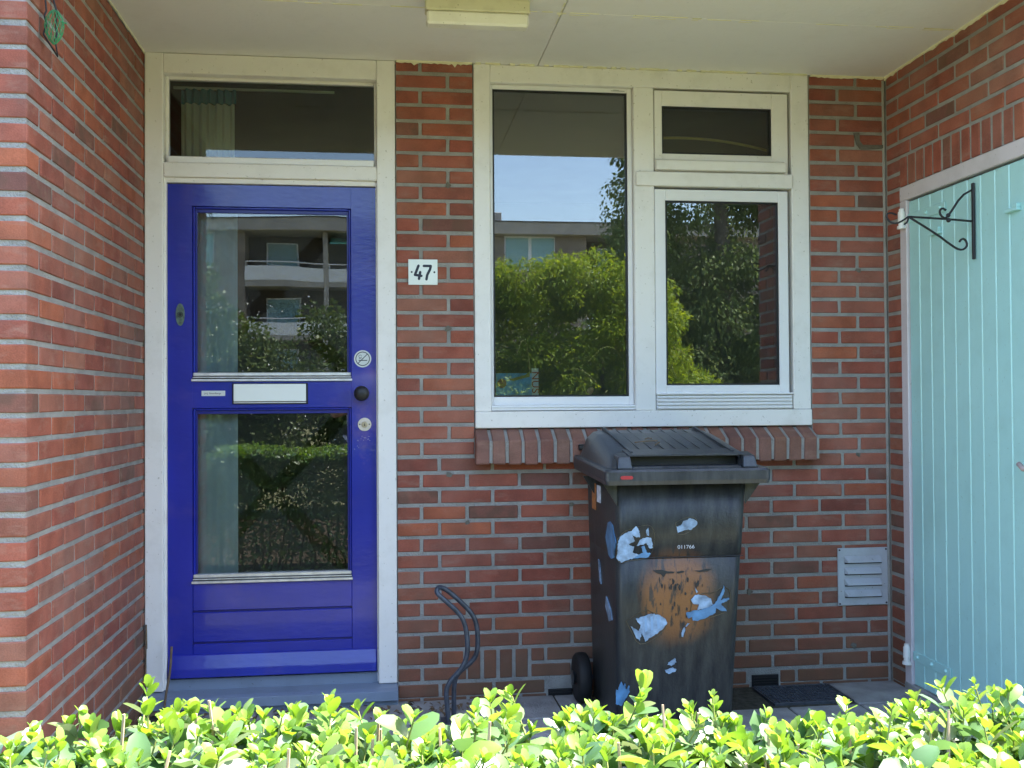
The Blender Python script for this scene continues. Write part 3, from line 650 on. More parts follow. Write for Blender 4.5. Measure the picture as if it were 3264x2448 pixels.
for k in range(4): box('louvre', 1.162, 1.763, .000, .0118, 1.190+k*.0150, 1.1995+k*.0150, WHITE2, vg, .002)
box('louvre_lip', 1.158, 1.764, -.008, .0118, 1.2500, 1.2565, WHITE2, vg, .001)
# sticker marks on the top of the tall sash
bm = bmesh.new(); addbox(bm, .975, 1.035, .0288, .0298, 2.5540, 2.5560); addbox(bm, .985, 1.010, .0288, .0298, 2.5580, 2.5595); obj('printed_mark', bm, mat('grey_print', (.25, .25, .25), .5), wn)
# curtain rail inside the small casement
cr_ = thing('curtain_rail', 'thin brass coloured curtain rail seen through the small upper casement', 'curtain rail')
bm = bmesh.new(); tube(bm, [(1.15+.06*k, .16, 2.395-.0022*(k-3)**2*.5) for k in range(12)], .006, 8, 1); obj('rod', bm, mat('brass_rod', (.35, .28, .08), .4, metal=.5), cr_)

# things inside on the windowsill
mg = thing('magazine', 'blue magazine with orange lettering standing inside the tall window pane', 'magazine', (0, 0, 0))
box('cover', .475, .655, .060, .064, 1.25, 1.345, mat('magazine_blue', (.10, .38, .62), .4, noise=(30, .35, 4)), mg, 0)
box('spine_strip', .628, .657, .0585, .060, 1.25, 1.365, mat('magazine_white', (.75, .75, .72), .5), mg, 0)
text('lettering', 'NUS', .6425, 1.306, .0578, .044, mat('orange_print', (.45, .06, .02), .5), mg, rot=math.pi/2, sx=1.1)
bm = bmesh.new(); disc(bm, .500, 1.302, .020, .0585, .060, 14); obj('printed_picture', bm, mat('print_red', (.30, .07, .03), .5), mg)
bm = bmesh.new(); poly_y(bm, [(.525, 1.318), (.60, 1.338), (.62, 1.352), (.62, 1.33), (.55, 1.312)], .0585, .060); obj('printed_shape', bm, mat('print_olive', (.3, .28, .04), .5), mg)
bm = bmesh.new(); bmesh.ops.create_icosphere(bm, subdivisions=3, radius=.0155)
for v in bm.verts: v.co.z *= 1.1; v.co.x += .004*math.sin(v.co.z*90)
tag(obj('ornament', bm, mat('pink_ceramic', (.62, .30, .25), .5), None, True, (.885, .080, 1.268)), 'small round pink ornament low behind the tall window pane', 'ornament')
box_o = box('ornament_foot', -.004, .004, -.004, .004, -.10, -.012, mat('ornament_stick', (.25, .15, .1), .6), bpy.data.objects['ornament'], 0)

# brick sill under the window
bs = thing('brick_windowsill', 'projecting sill of dark red bricks on edge under the white window', 'windowsill')
prof = [(.020, 1.108), (-.071, 1.060), (-.071, .973), (.020, .973)]
prism_x('mortar', prof, .379, 1.850, MORTAR, bs)
BRICK_D = BRICK.copy(); BRICK_D.name = 'weathered_brick'
for n_ in BRICK_D.node_tree.nodes:
    if n_.type == 'VALTORGB':
        for e_ in n_.color_ramp.elements: c_ = e_.color; e_.color = (c_[0]*.66+.03, c_[1]*.95+.02, c_[2]*1.0+.02, 1)
smesh = []
for k in range(4):
    bm = bmesh.new(); pr = [(.022, 1.1135), (-.077, 1.0655), (-.077, .9660), (.022, .9670)]
    a = [bm.verts.new((0, y, z)) for y, z in pr]; b = [bm.verts.new((.0535, y, z)) for y, z in pr]
    bm.faces.new(a); bm.faces.new(b[::-1])
    for i in range(4): bm.faces.new((a[i], b[i], b[(i+1) % 4], a[(i+1) % 4]))
    bmesh.ops.recalc_face_normals(bm, faces=bm.faces); bmesh.ops.bevel(bm, geom=bm.edges[:], offset=.004, segments=1, affect='EDGES')
    for v in bm.verts: v.co.x += random.uniform(-.0015, .0015); v.co.z += random.uniform(-.0012, .0012); v.co.y += random.uniform(-.001, .001)
    me = bpy.data.meshes.new('brick'); bm.to_mesh(me); bm.free(); me.materials.append(BRICK_D); smesh.append(me)
for k in range(22):
    o = link(bpy.data.objects.new('brick', smesh[random.randrange(4)]), bs); o.location = (.378+k*.0669, random.uniform(-.002, .002), random.uniform(-.0015, .0015))

# ------------------------------------------------------------------ wall fittings
hn = thing('house_number_plate', 'white enamel plate with the number 47 on the brick pier', 'sign')
px0, px1, pz0, pz1 = .1055, .2265, 1.7105, 1.8165
box('plate', px0, px1, -.006, -.0015, pz0, pz1, SIGNW, hn, .0012)
pcx = (px0+px1)/2; s_ = (px1-px0)/155.0          # measured on the plate itself, 155 units wide
def P_(x, y): return (px0+(x-168)*s_, pz1-(y-1122)*s_)
bm = bmesh.new(); ribbon(bm, [P_(222, 1156), P_(203, 1205), P_(237, 1210)], .0105, -.0068, -.0061); ribbon(bm, [P_(231, 1190), P_(224, 1226)], .0105, -.0069, -.0062); obj('digit_four', bm, INK, hn)
bm = bmesh.new(); ribbon(bm, [P_(250, 1157), P_(287, 1157), P_(283, 1175), P_(268, 1205), P_(264, 1228)], .0105, -.0068, -.0061); obj('digit_seven', bm, INK, hn)
for X_ in (186, 306): bm = bmesh.new(); q = P_(X_, 1190); disc(bm, q[0], q[1], .0040, -.0075, -.0061, 12); obj('rivet', bm, INK, hn)

vt = thing('wall_vent', 'grey metal vent plate with four louvres low in the right corner', 'vent')
box('plate', 1.957, 2.186, -.007, -.001, .329, .578, VENTM, vt, .0015)
for k in range(4):
    zt = .543-k*.0490
    bm = bmesh.new()
    prof = [(0, 0), (-.016, -.022), (-.017, -.027), (0, -.024)]
    xs = [(1.985, .0), (1.996, 1), (2.150, 1), (2.161, 0)]
    rr = [[bm.verts.new((x, -.0072+y*(s if s else .05), zt+z)) for y, z in prof] for x, s in xs]
    for a, b in zip(rr[:-1], rr[1:]):
        for i in range(3): bm.faces.new((a[i], b[i], b[i+1], a[i+1]))
    bmesh.ops.recalc_face_normals(bm, faces=bm.faces); obj('louvre', bm, VENTM, vt)
    box('slot', 1.988, 2.158, -.0085, -.0071, zt-.0340, zt-.0262, BLACKF, vt, 0)
for x, z in ((1.965, .570), (2.178, .570), (1.965, .337), (2.178, .337)): bm = bmesh.new(); disc(bm, x, z, .004, -.0095, -.0071, 10); obj('screw', bm, BLACKI, vt)

lp = thing('ceiling_lamp', 'cream plastic box lamp mounted on the porch ceiling above the pier', 'lamp')
box('base', .152, .521, -.692, -.625, 2.598, ZC-.0005, LAMPB, lp, .004); box('diffuser', .163, .543, -.508, -.432, 2.585, 2.6115, LAMPM, lp, .006) if False else None
box('diffuser', .157, .516, -.690, -.635, 2.550, 2.5975, LAMPM, lp, .007)

# ------------------------------------------------------------------ shed door on the right wall (plane x = XR)
sh = thing('shed_door', 'turquoise plank shed door in a pale frame on the right wall', 'door')
def ybox(name, y0, y1, z0, z1, x0, x1, m, parent, bev=.002): return box(name, x0, x1, min(y0, y1), max(y0, y1), z0, z1, m, parent, bev)
ybox('jamb', FY0-.001, -.186, .0, 2.066, XR-.006, XR+.08, GREYPAINT, sh, .003); ybox('jamb', -1.100, FY1+.001, .0, 2.066, XR-.006, XR+.08, GREYPAINT, sh, .003)
ybox('head', FY0-.001, FY1+.001, 2.0665, FZ-.001, XR-.0065, XR+.08, GREYPAINT, sh, .003)
ys = [-.189, -.272, -.358, -.447, -.533, -.623, -.709, -.799, -.884, -.972, -1.097]
PLX = XR+.004
for a, b in zip(ys[:-1], ys[1:]): ybox('plank', a-.0010, b+.0010, .03, 2.058, PLX+random.uniform(-.0006, .0006), PLX+.03, TEAL, sh, .0035)
ybox('backing', -.188, -1.098, .03, 2.0655, PLX+.0305, PLX+.04, BLACKF, sh, 0)
for zc in (1.985, .150):
    hg = ybox('strap_hinge', -.190, -.475, zc-.020, zc+.020, PLX-.0055, PLX-.0012, TEAL, sh, .002)
    for yy in (-.225, -.335, -.440):
        bm = bmesh.new(); bmesh.ops.create_icosphere(bm, subdivisions=2, radius=.0085, matrix=Matrix.Translation((PLX-.006, yy, zc))); obj('bolt', bm, TEAL, hg, True)
    bm = bmesh.new()
    for z0, z1, r in ((zc-.040, zc-.028, .019), (zc-.0275, zc-.012, .013), (zc-.0118, zc-.009, .016), (zc-.0088, zc+.032, .015), (zc+.0322, zc+.045, .011)):
        bmesh.ops.create_cone(bm, cap_ends=True, segments=16, radius1=r, radius2=r*.95, depth=z1-z0, matrix=Matrix.Translation((XR-.020, -.172, (z0+z1)/2)))
    obj('pivot', bm, WHITE, hg)
for (yy, zz) in ((-.398, 1.892), (-.905, 1.890)):
    pg = ybox('peg', yy+.028, yy-.045, zz-.008, zz+.004, PLX-.018, PLX-.001, TEAL, sh, .001); ybox('peg_block', yy-.018, yy-.045, zz+.0042, zz+.016, PLX-.018, PLX-.001, TEAL, pg, .001)
ybox('threshold', FY0-.001, FY1+.001, -.04, .0285, XR-.010, XR+.12, PAVE, sh, .003)  # sill added to stop sunlight leaking in under the planks
bm = bmesh.new(); tube(bm, [(PLX-.001, -1.01, .985), (PLX-.035, -1.01, .985), (PLX-.040, -1.0, .985), (PLX-.040, -.975, 1.002)], .009, 8); obj('handle', bm, mat('reddish_handle', (.42, .32, .31), .5), sh, True)

# wrought iron bracket
BY = -.673
bk = thing('hanging_bracket', 'black wrought iron hanging basket bracket with scrolls on the turquoise door', 'bracket')
def pth(pts): return [(x, BY, z) for x, z in pts]
box('back_bar', PLX-.012, PLX-.004, BY-.007, BY+.007, 1.748, 2.034, BLACKI, bk, .0015)
XB = PLX-.012
bm = bmesh.new(); tube(bm, pth([(XB, 1.890), (2.097, 1.8965), (1.938, 1.903)]), .0042, 6); obj('arm', bm, BLACKI, bk)
bm = bmesh.new(); tube(bm, pth([(1.938, 1.903), (1.917, 1.888), (1.891, 1.876), (1.868, 1.880), (1.854, 1.897), (1.854, 1.911), (1.868, 1.917), (1.892, 1.910)]), .0036, 6, 1); obj('end_hook', bm, BLACKI, bk, True)
bm = bmesh.new(); tube(bm, pth([(1.945, 1.900), (2.051, 1.839), (2.112, 1.796), (2.140, 1.782), (2.160, 1.785), (2.172, 1.800), (2.165, 1.820), (2.151, 1.825), (2.140, 1.812)]), .0042, 6, 1); obj('lower_strut', bm, BLACKI, bk, True)
bm = bmesh.new(); tube(bm, pth([(XB, 2.008), (2.150, 1.985), (2.100, 1.912), (2.084, 1.898), (2.067, 1.909), (2.062, 1.927), (2.073, 1.938), (2.088, 1.930)]), .0042, 6, 1); obj('upper_strut', bm, BLACKI, bk, True)
bm = bmesh.new(); bmesh.ops.create_icosphere(bm, subdivisions=2, radius=.0085, matrix=Matrix.Translation((2.097, BY, 1.911))); bmesh.ops.create_icosphere(bm, subdivisions=2, radius=.009, matrix=Matrix.Translation((2.098, BY, 1.893))); obj('collar', bm, BLACKI, bk, True)
bm = bmesh.new(); tube(bm, pth([(1.940, 1.900), (1.934, 1.882), (1.922, 1.874)]), .0034, 6, 1); obj('hook_spur', bm, BLACKI, bk, True)

# ------------------------------------------------------------------ grate, bike rack
gr = thing('boot_grate', 'steel grid grate let into the paving right of the wheeled bin', 'grate')
GX0, GX1, GY0, GY1 = 1.555, 1.895, -.275, -.03
box('pit', GX0, GX1, GY0, GY1, -.040, -.030, BLACKF, gr, 0)
for (a, b, c, d) in ((GX0, GX1, GY0, GY0+.006), (GX0, GX1, GY1-.006, GY1), (GX0, GX0+.006, GY0, GY1), (GX1-.006, GX1, GY0, GY1)): box('rim', a, b, c, d, -.03, .0035, IRONG, gr, .001)
for k in range(17): box('bar', GX0+.014+k*.0195, GX0+.0165+k*.0195, GY0+.006, GY1-.006, -.025, .002, IRONG, gr, 0)
for k in range(9): box('cross_bar', GX0+.006, GX1-.006, GY0+.025+k*.025, GY0+.0275+k*.025, -.008, .0025, IRONG, gr, 0)

rk = thing('bicycle_rack', 'bent dark steel tube bicycle stand in front of the brick wall', 'bicycle rack')
K = [(.242, -.33, -.02), (.239, -.33, .057), (.232, -.33, .115), (.243, -.33, .155), (.300, -.33, .212), (.317, -.33, .262), (.315, -.33, .330), (.306, -.33, .380), (.284, -.33, .420), (.220, -.33, .478), (.200, -.325, .497), (.202, -.315, .512), (.217, -.30, .515),
     (.251, -.285, .493), (.326, -.28, .421), (.353, -.28, .379), (.361, -.28, .320), (.359, -.28, .255), (.340, -.28, .220), (.285, -.28, .180), (.268, -.28, .147), (.266, -.28, .069), (.266, -.28, -.02)]
bm = bmesh.new(); tube(bm, K, .0095, 10, 2); obj('bent_tube', bm, STEEL, rk, True)
box('foot_plate', .215, .290, -.345, -.265, .000, .006, STEEL, rk, .001)

# ------------------------------------------------------------------ bird feeder (green net on black wire)
bf = thing('bird_feeder', 'green net fat ball feeder on black wire hanging high on the left wall', 'bird feeder')
def FD(x, z, y=-1.25): return (x*.952, y, 1.231+(z-1.231)*.952)
bm = bmesh.new()
tube(bm, [FD(-.985, 2.60), FD(-.983, 2.419), FD(-.980, 2.387), FD(-.986, 2.372), FD(-.979, 2.348), FD(-.986, 2.327), FD(-.988, 2.317), FD(-.948, 2.252), FD(-.955, 2.300), FD(-.951, 2.319), FD(-.953, 2.357), FD(-.951, 2.385), FD(-.960, 2.419), FD(-.975, 2.60)], .0027, 6)
obj('wire', bm, BLACKI, bf, True)
bm = bmesh.new(); tube(bm, [FD(-.968, 2.60, -1.245), FD(-.969, 2.39, -1.245)], .0008, 5); obj('string', bm, BLACKI, bf)
NET = mat('green_net', (.04, .26, .10), .5)
bm = bmesh.new(); c0 = Vector(FD(-.958, 2.343)); c0.x += .0
prof = [(.0, .046), (.012, .040), (.024, .022), (.028, .0), (.024, -.022), (.015, -.040), (.004, -.052)]
def netp(a, k): r, z = prof[k]; return c0+Vector((r*math.cos(a)*.95, r*math.sin(a)*.6, z))
for s in range(12):
    a0 = s*math.pi/6
    tube(bm, [netp(a0+.30*k, k) for k in range(7)], .0010, 4); tube(bm, [netp(a0-.30*k, k) for k in range(7)], .0010, 4)
obj('net', bm, NET, bf)
bm = bmesh.new(); tube(bm, [c0+Vector((.020, -.01, .010)), c0+Vector((.036, -.01, .004))], .002, 5); obj('net_knot', bm, NET, bf)

# ------------------------------------------------------------------ wheeled bin
bn = thing('wheeled_bin', 'dark grey wheeled bin with peeling fish stickers standing under the window', 'wheeled bin')
def bin_plastic(name, col):
    m = mat(name, col, .42, spec=.4, bump=(120, .12, 3)); t = m.node_tree; b = bsdf(m); tc = nn(t, 'ShaderNodeTexCoord')
    mp = nn(t, 'ShaderNodeMapping'); mp.inputs['Scale'].default_value = (9, 9, 1.6); t.links.new(tc.outputs['Object'], mp.inputs[0])
    n = nn(t, 'ShaderNodeTexNoise'); n.inputs['Scale'].default_value = 3; n.inputs['Detail'].default_value = 8; n.inputs['Roughness'].default_value = .7; t.links.new(mp.outputs[0], n.inputs['Vector'])
    r = nn(t, 'ShaderNodeMapRange'); r.inputs[1].default_value = .35; r.inputs[2].default_value = .75; r.inputs[3].default_value = 0; r.inputs[4].default_value = 1; t.links.new(n.outputs[0], r.inputs[0])
    mx = nn(t, 'ShaderNodeMixRGB'); mx.inputs[1].default_value = (*col, 1); mx.inputs[2].default_value = (col[0]*2.6+.022, col[1]*2.5+.020, col[2]*2.1+.014, 1); t.links.new(r.outputs[0], mx.inputs[0]); t.links.new(mx.outputs[0], b.inputs['Base Color'])
    r2 = nn(t, 'ShaderNodeMapRange'); r2.inputs[3].default_value = .26; r2.inputs[4].default_value = .5; t.links.new(n.outputs[0], r2.inputs[0]); t.links.new(r2.outputs[0], b.inputs['Roughness'])
    return m, mx
BIN, _ = bin_plastic('bin_plastic', (.011, .014, .018)); BINL, _ = bin_plastic('bin_lid_plastic', (.013, .016, .024))
bsdf(BINL).inputs['Specular IOR Level'].default_value = .6
BINF, mxn = bin_plastic('bin_front_plastic', (.012, .0145, .018))
# rust coloured scuffed patch on the front
t = BINF.node_tree; b = bsdf(BINF); tc = nn(t, 'ShaderNodeTexCoord'); sp = nn(t, 'ShaderNodeSeparateXYZ'); t.links.new(tc.outputs['Object'], sp.inputs[0])
def MT(t, op, a, b_=None, c=None):
    q = nn(t, 'ShaderNodeMath', operation=op)
    for i, v in enumerate((a, b_, c)):
        if v is None: continue
        if isinstance(v, (int, float)): q.inputs[i].default_value = v
        else: t.links.new(v, q.inputs[i])
    return q.outputs[0]
n5 = nn(t, 'ShaderNodeTexNoise'); n5.inputs['Scale'].default_value = 9; n5.inputs['Detail'].default_value = 6; t.links.new(tc.outputs['Object'], n5.inputs['Vector'])
dx = MT(t, 'DIVIDE', MT(t, 'SUBTRACT', sp.outputs[0], 1.055), .120); dz = MT(t, 'DIVIDE', MT(t, 'SUBTRACT', sp.outputs[2], .510), .150)
rr_ = MT(t, 'ADD', MT(t, 'POWER', MT(t, 'ABSOLUTE', dx), 2.6), MT(t, 'POWER', MT(t, 'ABSOLUTE', dz), 2.6)); rr_ = MT(t, 'ADD', rr_, MT(t, 'MULTIPLY', MT(t, 'SUBTRACT', n5.outputs[0], .5), 1.4))
mr = nn(t, 'ShaderNodeMapRange'); mr.interpolation_type = 'SMOOTHSTEP'; mr.inputs[1].default_value = 2.1; mr.inputs[2].default_value = .1; mr.inputs[3].default_value = 0; mr.inputs[4].default_value = 1; t.links.new(rr_, mr.inputs[0])
mp = nn(t, 'ShaderNodeMapping'); mp.inputs['Scale'].default_value = (42, 42, 9); t.links.new(tc.outputs['Object'], mp.inputs[0]); n6 = nn(t, 'ShaderNodeTexNoise'); n6.inputs['Scale'].default_value = 1.3; n6.inputs['Detail'].default_value = 7; n6.inputs['Roughness'].default_value = .65; t.links.new(mp.outputs[0], n6.inputs['Vector'])
blk = nn(t, 'ShaderNodeMapRange'); blk.inputs[1].default_value = .52; blk.inputs[2].default_value = .60; blk.inputs[3].default_value = 1; blk.inputs[4].default_value = .15; t.links.new(n6.outputs[0], blk.inputs[0])
dark = MT(t, 'MULTIPLY', mr.outputs[0], blk.outputs[0]); dark = MT(t, 'MULTIPLY', dark, .95)
mx5 = nn(t, 'ShaderNodeMixRGB'); mx5.inputs[2].default_value = (.215, .095, .035, 1); t.links.new(dark, mx5.inputs[0]); t.links.new(mxn.outputs[0], mx5.inputs[1]); t.links.new(mx5.outputs[0], b.inputs['Base Color'])

def loft(name, rings, m, parent, smooth=False, caps=True):
    bm = bmesh.new(); R = [[bm.verts.new(p) for p in r] for r in rings]; n = len(R[0])
    for a, b in zip(R[:-1], R[1:]):
        for k in range(n): bm.faces.new((a[k], a[(k+1) % n], b[(k+1) % n], b[k]))
    if caps: bm.faces.new(R[0]); bm.faces.new(R[-1])
    bmesh.ops.recalc_face_normals(bm, faces=bm.faces); return obj(name, bm, m, parent, smooth)
def rrect(x0, x1, y0, y1, z, r, n=4):
    out = []
    for cx, cy, a0 in ((x1-r, y1-r, 0), (x0+r, y1-r, 90), (x0+r, y0+r, 180), (x1-r, y0+r, 270)):
        for k in range(n+1): a = math.radians(a0+90*k/n); out.append((cx+r*math.cos(a), cy+r*math.sin(a), z))
    return out
def bodyring(z):
    t_ = (z-.03)/(.925-.03); x0 = .842+(.826-.842)*t_; x1 = 1.282+(1.304-1.282)*t_; yf = -.575+(-.680+.575)*t_
    return x0, x1, yf
rings = []
for z in (.03, .10, .25, .45, .655): x0, x1, yf = bodyring(z); rings.append(rrect(x0, x1, yf, -.12, z, .035))
x0, x1, yf = bodyring(.665); rings.append(rrect(x0, x1, yf+.004, -.12, .657, .035)); rings.append(rrect(x0, x1, yf+.004, -.12, .661, .035))
rings.append(rrect(x0-.002, x1+.002, yf-.002, -.12, .664, .035))
for z in (.75, .925): x0, x1, yf = bodyring(z); rings.append(rrect(x0-.002, x1+.002, yf-.002, -.12, z, .035))
body = loft('body', rings, BINF, bn, False)
for p in body.data.polygons: p.use_smooth = abs(p.normal.z) < .5
# rim lip, gussets
rim = [rrect(.772, 1.368, -.742, -.13, .930, .018), rrect(.768, 1.372, -.745, -.13, .945, .018), rrect(.768, 1.372, -.745, -.13, .976, .018), rrect(.774, 1.366, -.739, -.13, .984, .018), rrect(.790, 1.350, -.722, -.13, .984, .015)]
for r_ in rim:
    for i, (x, y, z) in enumerate(r_): r_[i] = (x, y, z+max(0, (y+.745))*.035)
loft('rim', rim, BINL, bn)
for s, (xa, xb) in enumerate(((.776, .828), (1.302, 1.364))):
    bm = bmesh.new(); y0, y1 = -.66, -.652
    pts = [(xb, .932), (xa, .932), (xb, .850)] if s == 0 else [(xa, .932), (xb, .932), (xa, .850)]
    bm.free()
    for yy in (-.665, -.30): bm = bmesh.new(); poly_y(bm, pts, yy, yy+.006); obj('gusset', bm, BIN, bn)
rd = bmesh.new(); poly_y(rd, [(.836+.0042*math.cos(a)-(.000), 0) for a in ()] or [(.826, .951), (.822, .955), (.822, .959), (.826, .963), (.862, .963), (.866, .959), (.866, .955), (.862, .951)], -.7475, -.744); obj('reflector', rd, mat('red_reflector', (.35, .03, .035), .4), bn)
# lid
sec = []
L = [(-.712, 0.0, .0), (-.700, .35, .3), (-.672, .9, .9), (-.60, .96, 1), (-.45, 1.0, 1), (-.30, 1.0, 1), (-.19, .93, 1), (-.150, .55, .7), (-.135, .05, .0)]
zt = lambda y: 1.030+(y+.70)*.165
rings = []
for y, hh, s in L:
    base = .982+(y+.745)*.035; top = base+(zt(y)-base)*hh; ins = .030*s
    xs = [.792, .800, .806+ins*.3, .826+ins*.5, .846+ins, 1.293-ins, 1.313-ins*.5, 1.333-ins*.3, 1.341, 1.348]
    hs2 = [0, .25, .72, .95, 1, 1, .95, .72, .25, 0]
    rings.append([(x, y, base+(top-base)*q) for x, q in zip(xs, hs2)])
bm = bmesh.new(); R = [[bm.verts.new(p) for p in r] for r in rings]
for a, b in zip(R[:-1], R[1:]):
    for k in range(9): bm.faces.new((a[k], a[k+1], b[k+1], b[k]))
# drop the slot area at the front (between the corner blocks)
bmesh.ops.recalc_face_normals(bm, faces=bm.faces)
kill = [f for f in bm.faces if sum(v.co.x for v in f.verts)/4 > 1.0 and sum(v.co.x for v in f.verts)/4 < 1.14 and max(v.co.y for v in f.verts)-min(v.co.x for v in f.verts) < 9 and max(v.co.y for v in f.verts) < -.665]
bmesh.ops.delete(bm, geom=kill, context='FACES')
lid = obj('lid', bm, BINL, bn); 
for p in lid.data.polygons: p.use_smooth = True
box('slot_shade', .860, 1.280, -.640, -.632, .984, 1.030, BLACKF, lid, 0)  # black plate stands in for the shade inside the lid slot
box('front_ledge', .868, 1.272, -.722, -.640, .978, .993, BINL, lid, .006)
prism_x('slot_lip', [(-.700, 1.0335), (-.700, 1.0275), (-.60, 1.040), (-.60, 1.049)], .862, 1.278, BINL, lid, .001)
for x0_ in (.816, 1.274):
    r1 = [(x0_, -.726, .984), (x0_+.056, -.726, .984), (x0_+.056, -.66, .984), (x0_, -.66, .984)]; r2 = [(x0_+.006, -.712, 1.028), (x0_+.050, -.712, 1.028), (x0_+.050, -.64, 1.040), (x0_+.006, -.64, 1.040)]
    q = loft('corner_block', [r1, r2], BINL, lid); 
    bv = q.modifiers.new('b', 'BEVEL'); bv.width = .006; bv.segments = 2
for k in range(9):
    x = .885+k*.0455; tz = lambda y: zt(y)+.0006
    bm = bmesh.new(); 
    pa = [(x-.0012, -.64, tz(-.64)-.001), (x+.0012, -.64, tz(-.64)-.001), (x+.0012, -.20, tz(-.20)-.004), (x-.0012, -.20, tz(-.20)-.004)]
    v = [bm.verts.new(p) for p in pa]+[bm.verts.new((p[0], p[1], p[2]+.0028)) for p in pa]
    for f in ((0, 1, 2, 3), (7, 6, 5, 4), (0, 4, 5, 1), (1, 5, 6, 2), (2, 6, 7, 3), (3, 7, 4, 0)): bm.faces.new([v[i] for i in f])
    obj('lid_rib', bm, BINL, lid)
for x0_ in (.878, 1.255): prism_x('lid_edge_rib', [(-.66, 1.036), (-.66, 1.043), (-.20, 1.119), (-.18, 1.116), (-.18, 1.108)], x0_, x0_+.010, BINL, lid, .001)
bm = bmesh.new(); tube(bm, [(.80, -.095, 1.035), (1.33, -.095, 1.035)], .013, 10); obj('handle_bar', bm, BIN, bn, True)
for x in (.85, 1.07, 1.28): box('handle_lug', x-.012, x+.012, -.135, -.09, 1.0, 1.045, BIN, bn, .003)
for xw in (.772, 1.300):
    bm = bmesh.new(); n = 28
    prof = [(.055, 0), (.088, -.002), (.098, .006), (.101, .025), (.098, .044), (.088, .052), (.055, .050)]
    R = [[bm.verts.new((xw+dx_, -.135+r*math.cos(2*math.pi*k/n), .101+r*math.sin(2*math.pi*k/n))) for k in range(n)] for r, dx_ in prof]
    for a, b in zip(R[:-1], R[1:]):
        for k in range(n): bm.faces.new((a[k], a[(k+1) % n], b[(k+1) % n], b[k]))
    bm.faces.new(R[0]); bm.faces.new(R[-1]); bmesh.ops.recalc_face_normals(bm, faces=bm.faces); wh = obj('wheel', bm, RUBBER, bn, True)
    bm = bmesh.new(); bmesh.ops.create_cone(bm, cap_ends=True, segments=20, radius1=.03, radius2=.02, depth=.014, matrix=Matrix.Translation((xw-.006 if xw < 1 else xw+.056, -.135, .101)) @ Matrix.Rotation(math.pi/2, 4, 'Y')); obj('hub', bm, BIN, wh)
bm = bmesh.new(); tube(bm, [(.78, -.135, .101), (1.34, -.135, .101)], .010, 8); obj('axle', bm, IRONG, bn)
# paint strip and white label on the left side
box('orange_strip', .8215, .8250, -.315, -.250, .800, .902, mat('orange_strip', (.40, .15, .05), .6, noise=(50, .3, 4)), bn, 0)
box('barcode_label', .8215, .8250, -.400, -.345, .835, .900, mat('label_white', (.62, .64, .72), .5, noise=(60, .25, 3)), bn, 0)
# stickers, traced in a local sheet of the bin front (577 x 560 units); plane leans with the body
def BF_(x, y):
    """sheet coords (1577 wide crop) -> bin front x, z"""
    z = .857-(y+0)*(.0)  # placeholder replaced below
    return x, y
def front_pt(px, py):
    z = .8245-py*.000432; _, _, yf_ = bodyring(z); X = .826+(px-298)*.000407+(.012*(1-(z-.03)/.9))*(1 if px < 850 else -.4); return X, yf_, z
STK = mat('sticker_pale_blue', (.21, .31, .44), .35, noise=(32, .5, 8), bump=(40, .5, 6)); STB = mat('sticker_blue', (.075, .20, .37), .35, noise=(30, .35, 6)); STR = mat('sticker_residue', (.075, .058, .03), .6, noise=(40, .5, 5)); STX = mat('dark_scuff', (.02, .022, .025), .6)
def sticker(name, pts, m, off=.0018):
    if name == 'sticker_residue':
        bm = bmesh.new(); q = [front_pt(*p) for p in pts]; q = q+q[:1]
        tube(bm, [(x, y-.0012, z) for x, y, z in q], .0014, 4, 1); return obj(name, bm, m, bn)
    rg_ = random.Random(int(pts[0][0]*3+pts[0][1])); P3 = []
    for (xa, ya), (xb, yb) in zip(pts, pts[1:]+pts[:1]):
        P3.append((xa, ya)); d_ = math.hypot(xb-xa, yb-ya); k_ = int(d_/16)
        for q_ in range(1, k_+1):
            f_ = q_/(k_+1); P3.append((xa+(xb-xa)*f_+rg_.uniform(-4, 4), ya+(yb-ya)*f_+rg_.uniform(-5, 5)))
    if name in ('sticker',): pts = P3
    bm = bmesh.new(); a = []; b = []
    for px, py in pts:
        X, Y, Z = front_pt(px, py); a.append(bm.verts.new((X, Y-.002-off, Z))); b.append(bm.verts.new((X, Y-.0006, Z)))
    n = len(a); bm.faces.new(a); bm.faces.new(b[::-1])
    for i in range(n): bm.faces.new((a[i], b[i], b[(i+1) % n], a[(i+1) % n]))
    bmesh.ops.recalc_face_normals(bm, faces=bm.faces); return obj(name, bm, m, bn)
sticker('sticker_residue', [(300, 215), (360, 150), (430, 130), (500, 110), (590, 100), (630, 150), (635, 250), (610, 340), (560, 385), (400, 400), (330, 420), (290, 380)], STR, .0004)
sticker('sticker', [(298, 260), (320, 200), (370, 165), (425, 150), (465, 108), (495, 150), (500, 205), (470, 205), (430, 180), (455, 235), (400, 262), (450, 280), (435, 330), (500, 350), (455, 375), (385, 395), (330, 412), (290, 375), (300, 340)], STK)
sticker('sticker', [(470, 275), (500, 225), (560, 205), (600, 210), (618, 295), (590, 300), (560, 255)], STK)
sticker('sticker', [(510, 285), (540, 275), (560, 330), (600, 345), (570, 375), (440, 380), (500, 345), (530, 335)], STB)
sticker('sticker', [(555, 150), (575, 125), (580, 195), (562, 190)], STK)
sticker('sticker_residue', [(820, 90), (900, 50), (990, 40), (1030, 75), (1010, 130), (930, 185), (850, 190), (835, 150)], STR, .0004)
sticker('sticker', [(830, 118), (870, 115), (900, 75), (960, 52), (1022, 80), (1024, 108), (975, 150), (930, 150), (890, 160), (845, 175)], STK)
sticker('sticker_residue', [(380, 910), (560, 810), (620, 850), (740, 900), (760, 960), (690, 1040), (580, 1105), (490, 1115), (430, 1000)], STR, .0004)
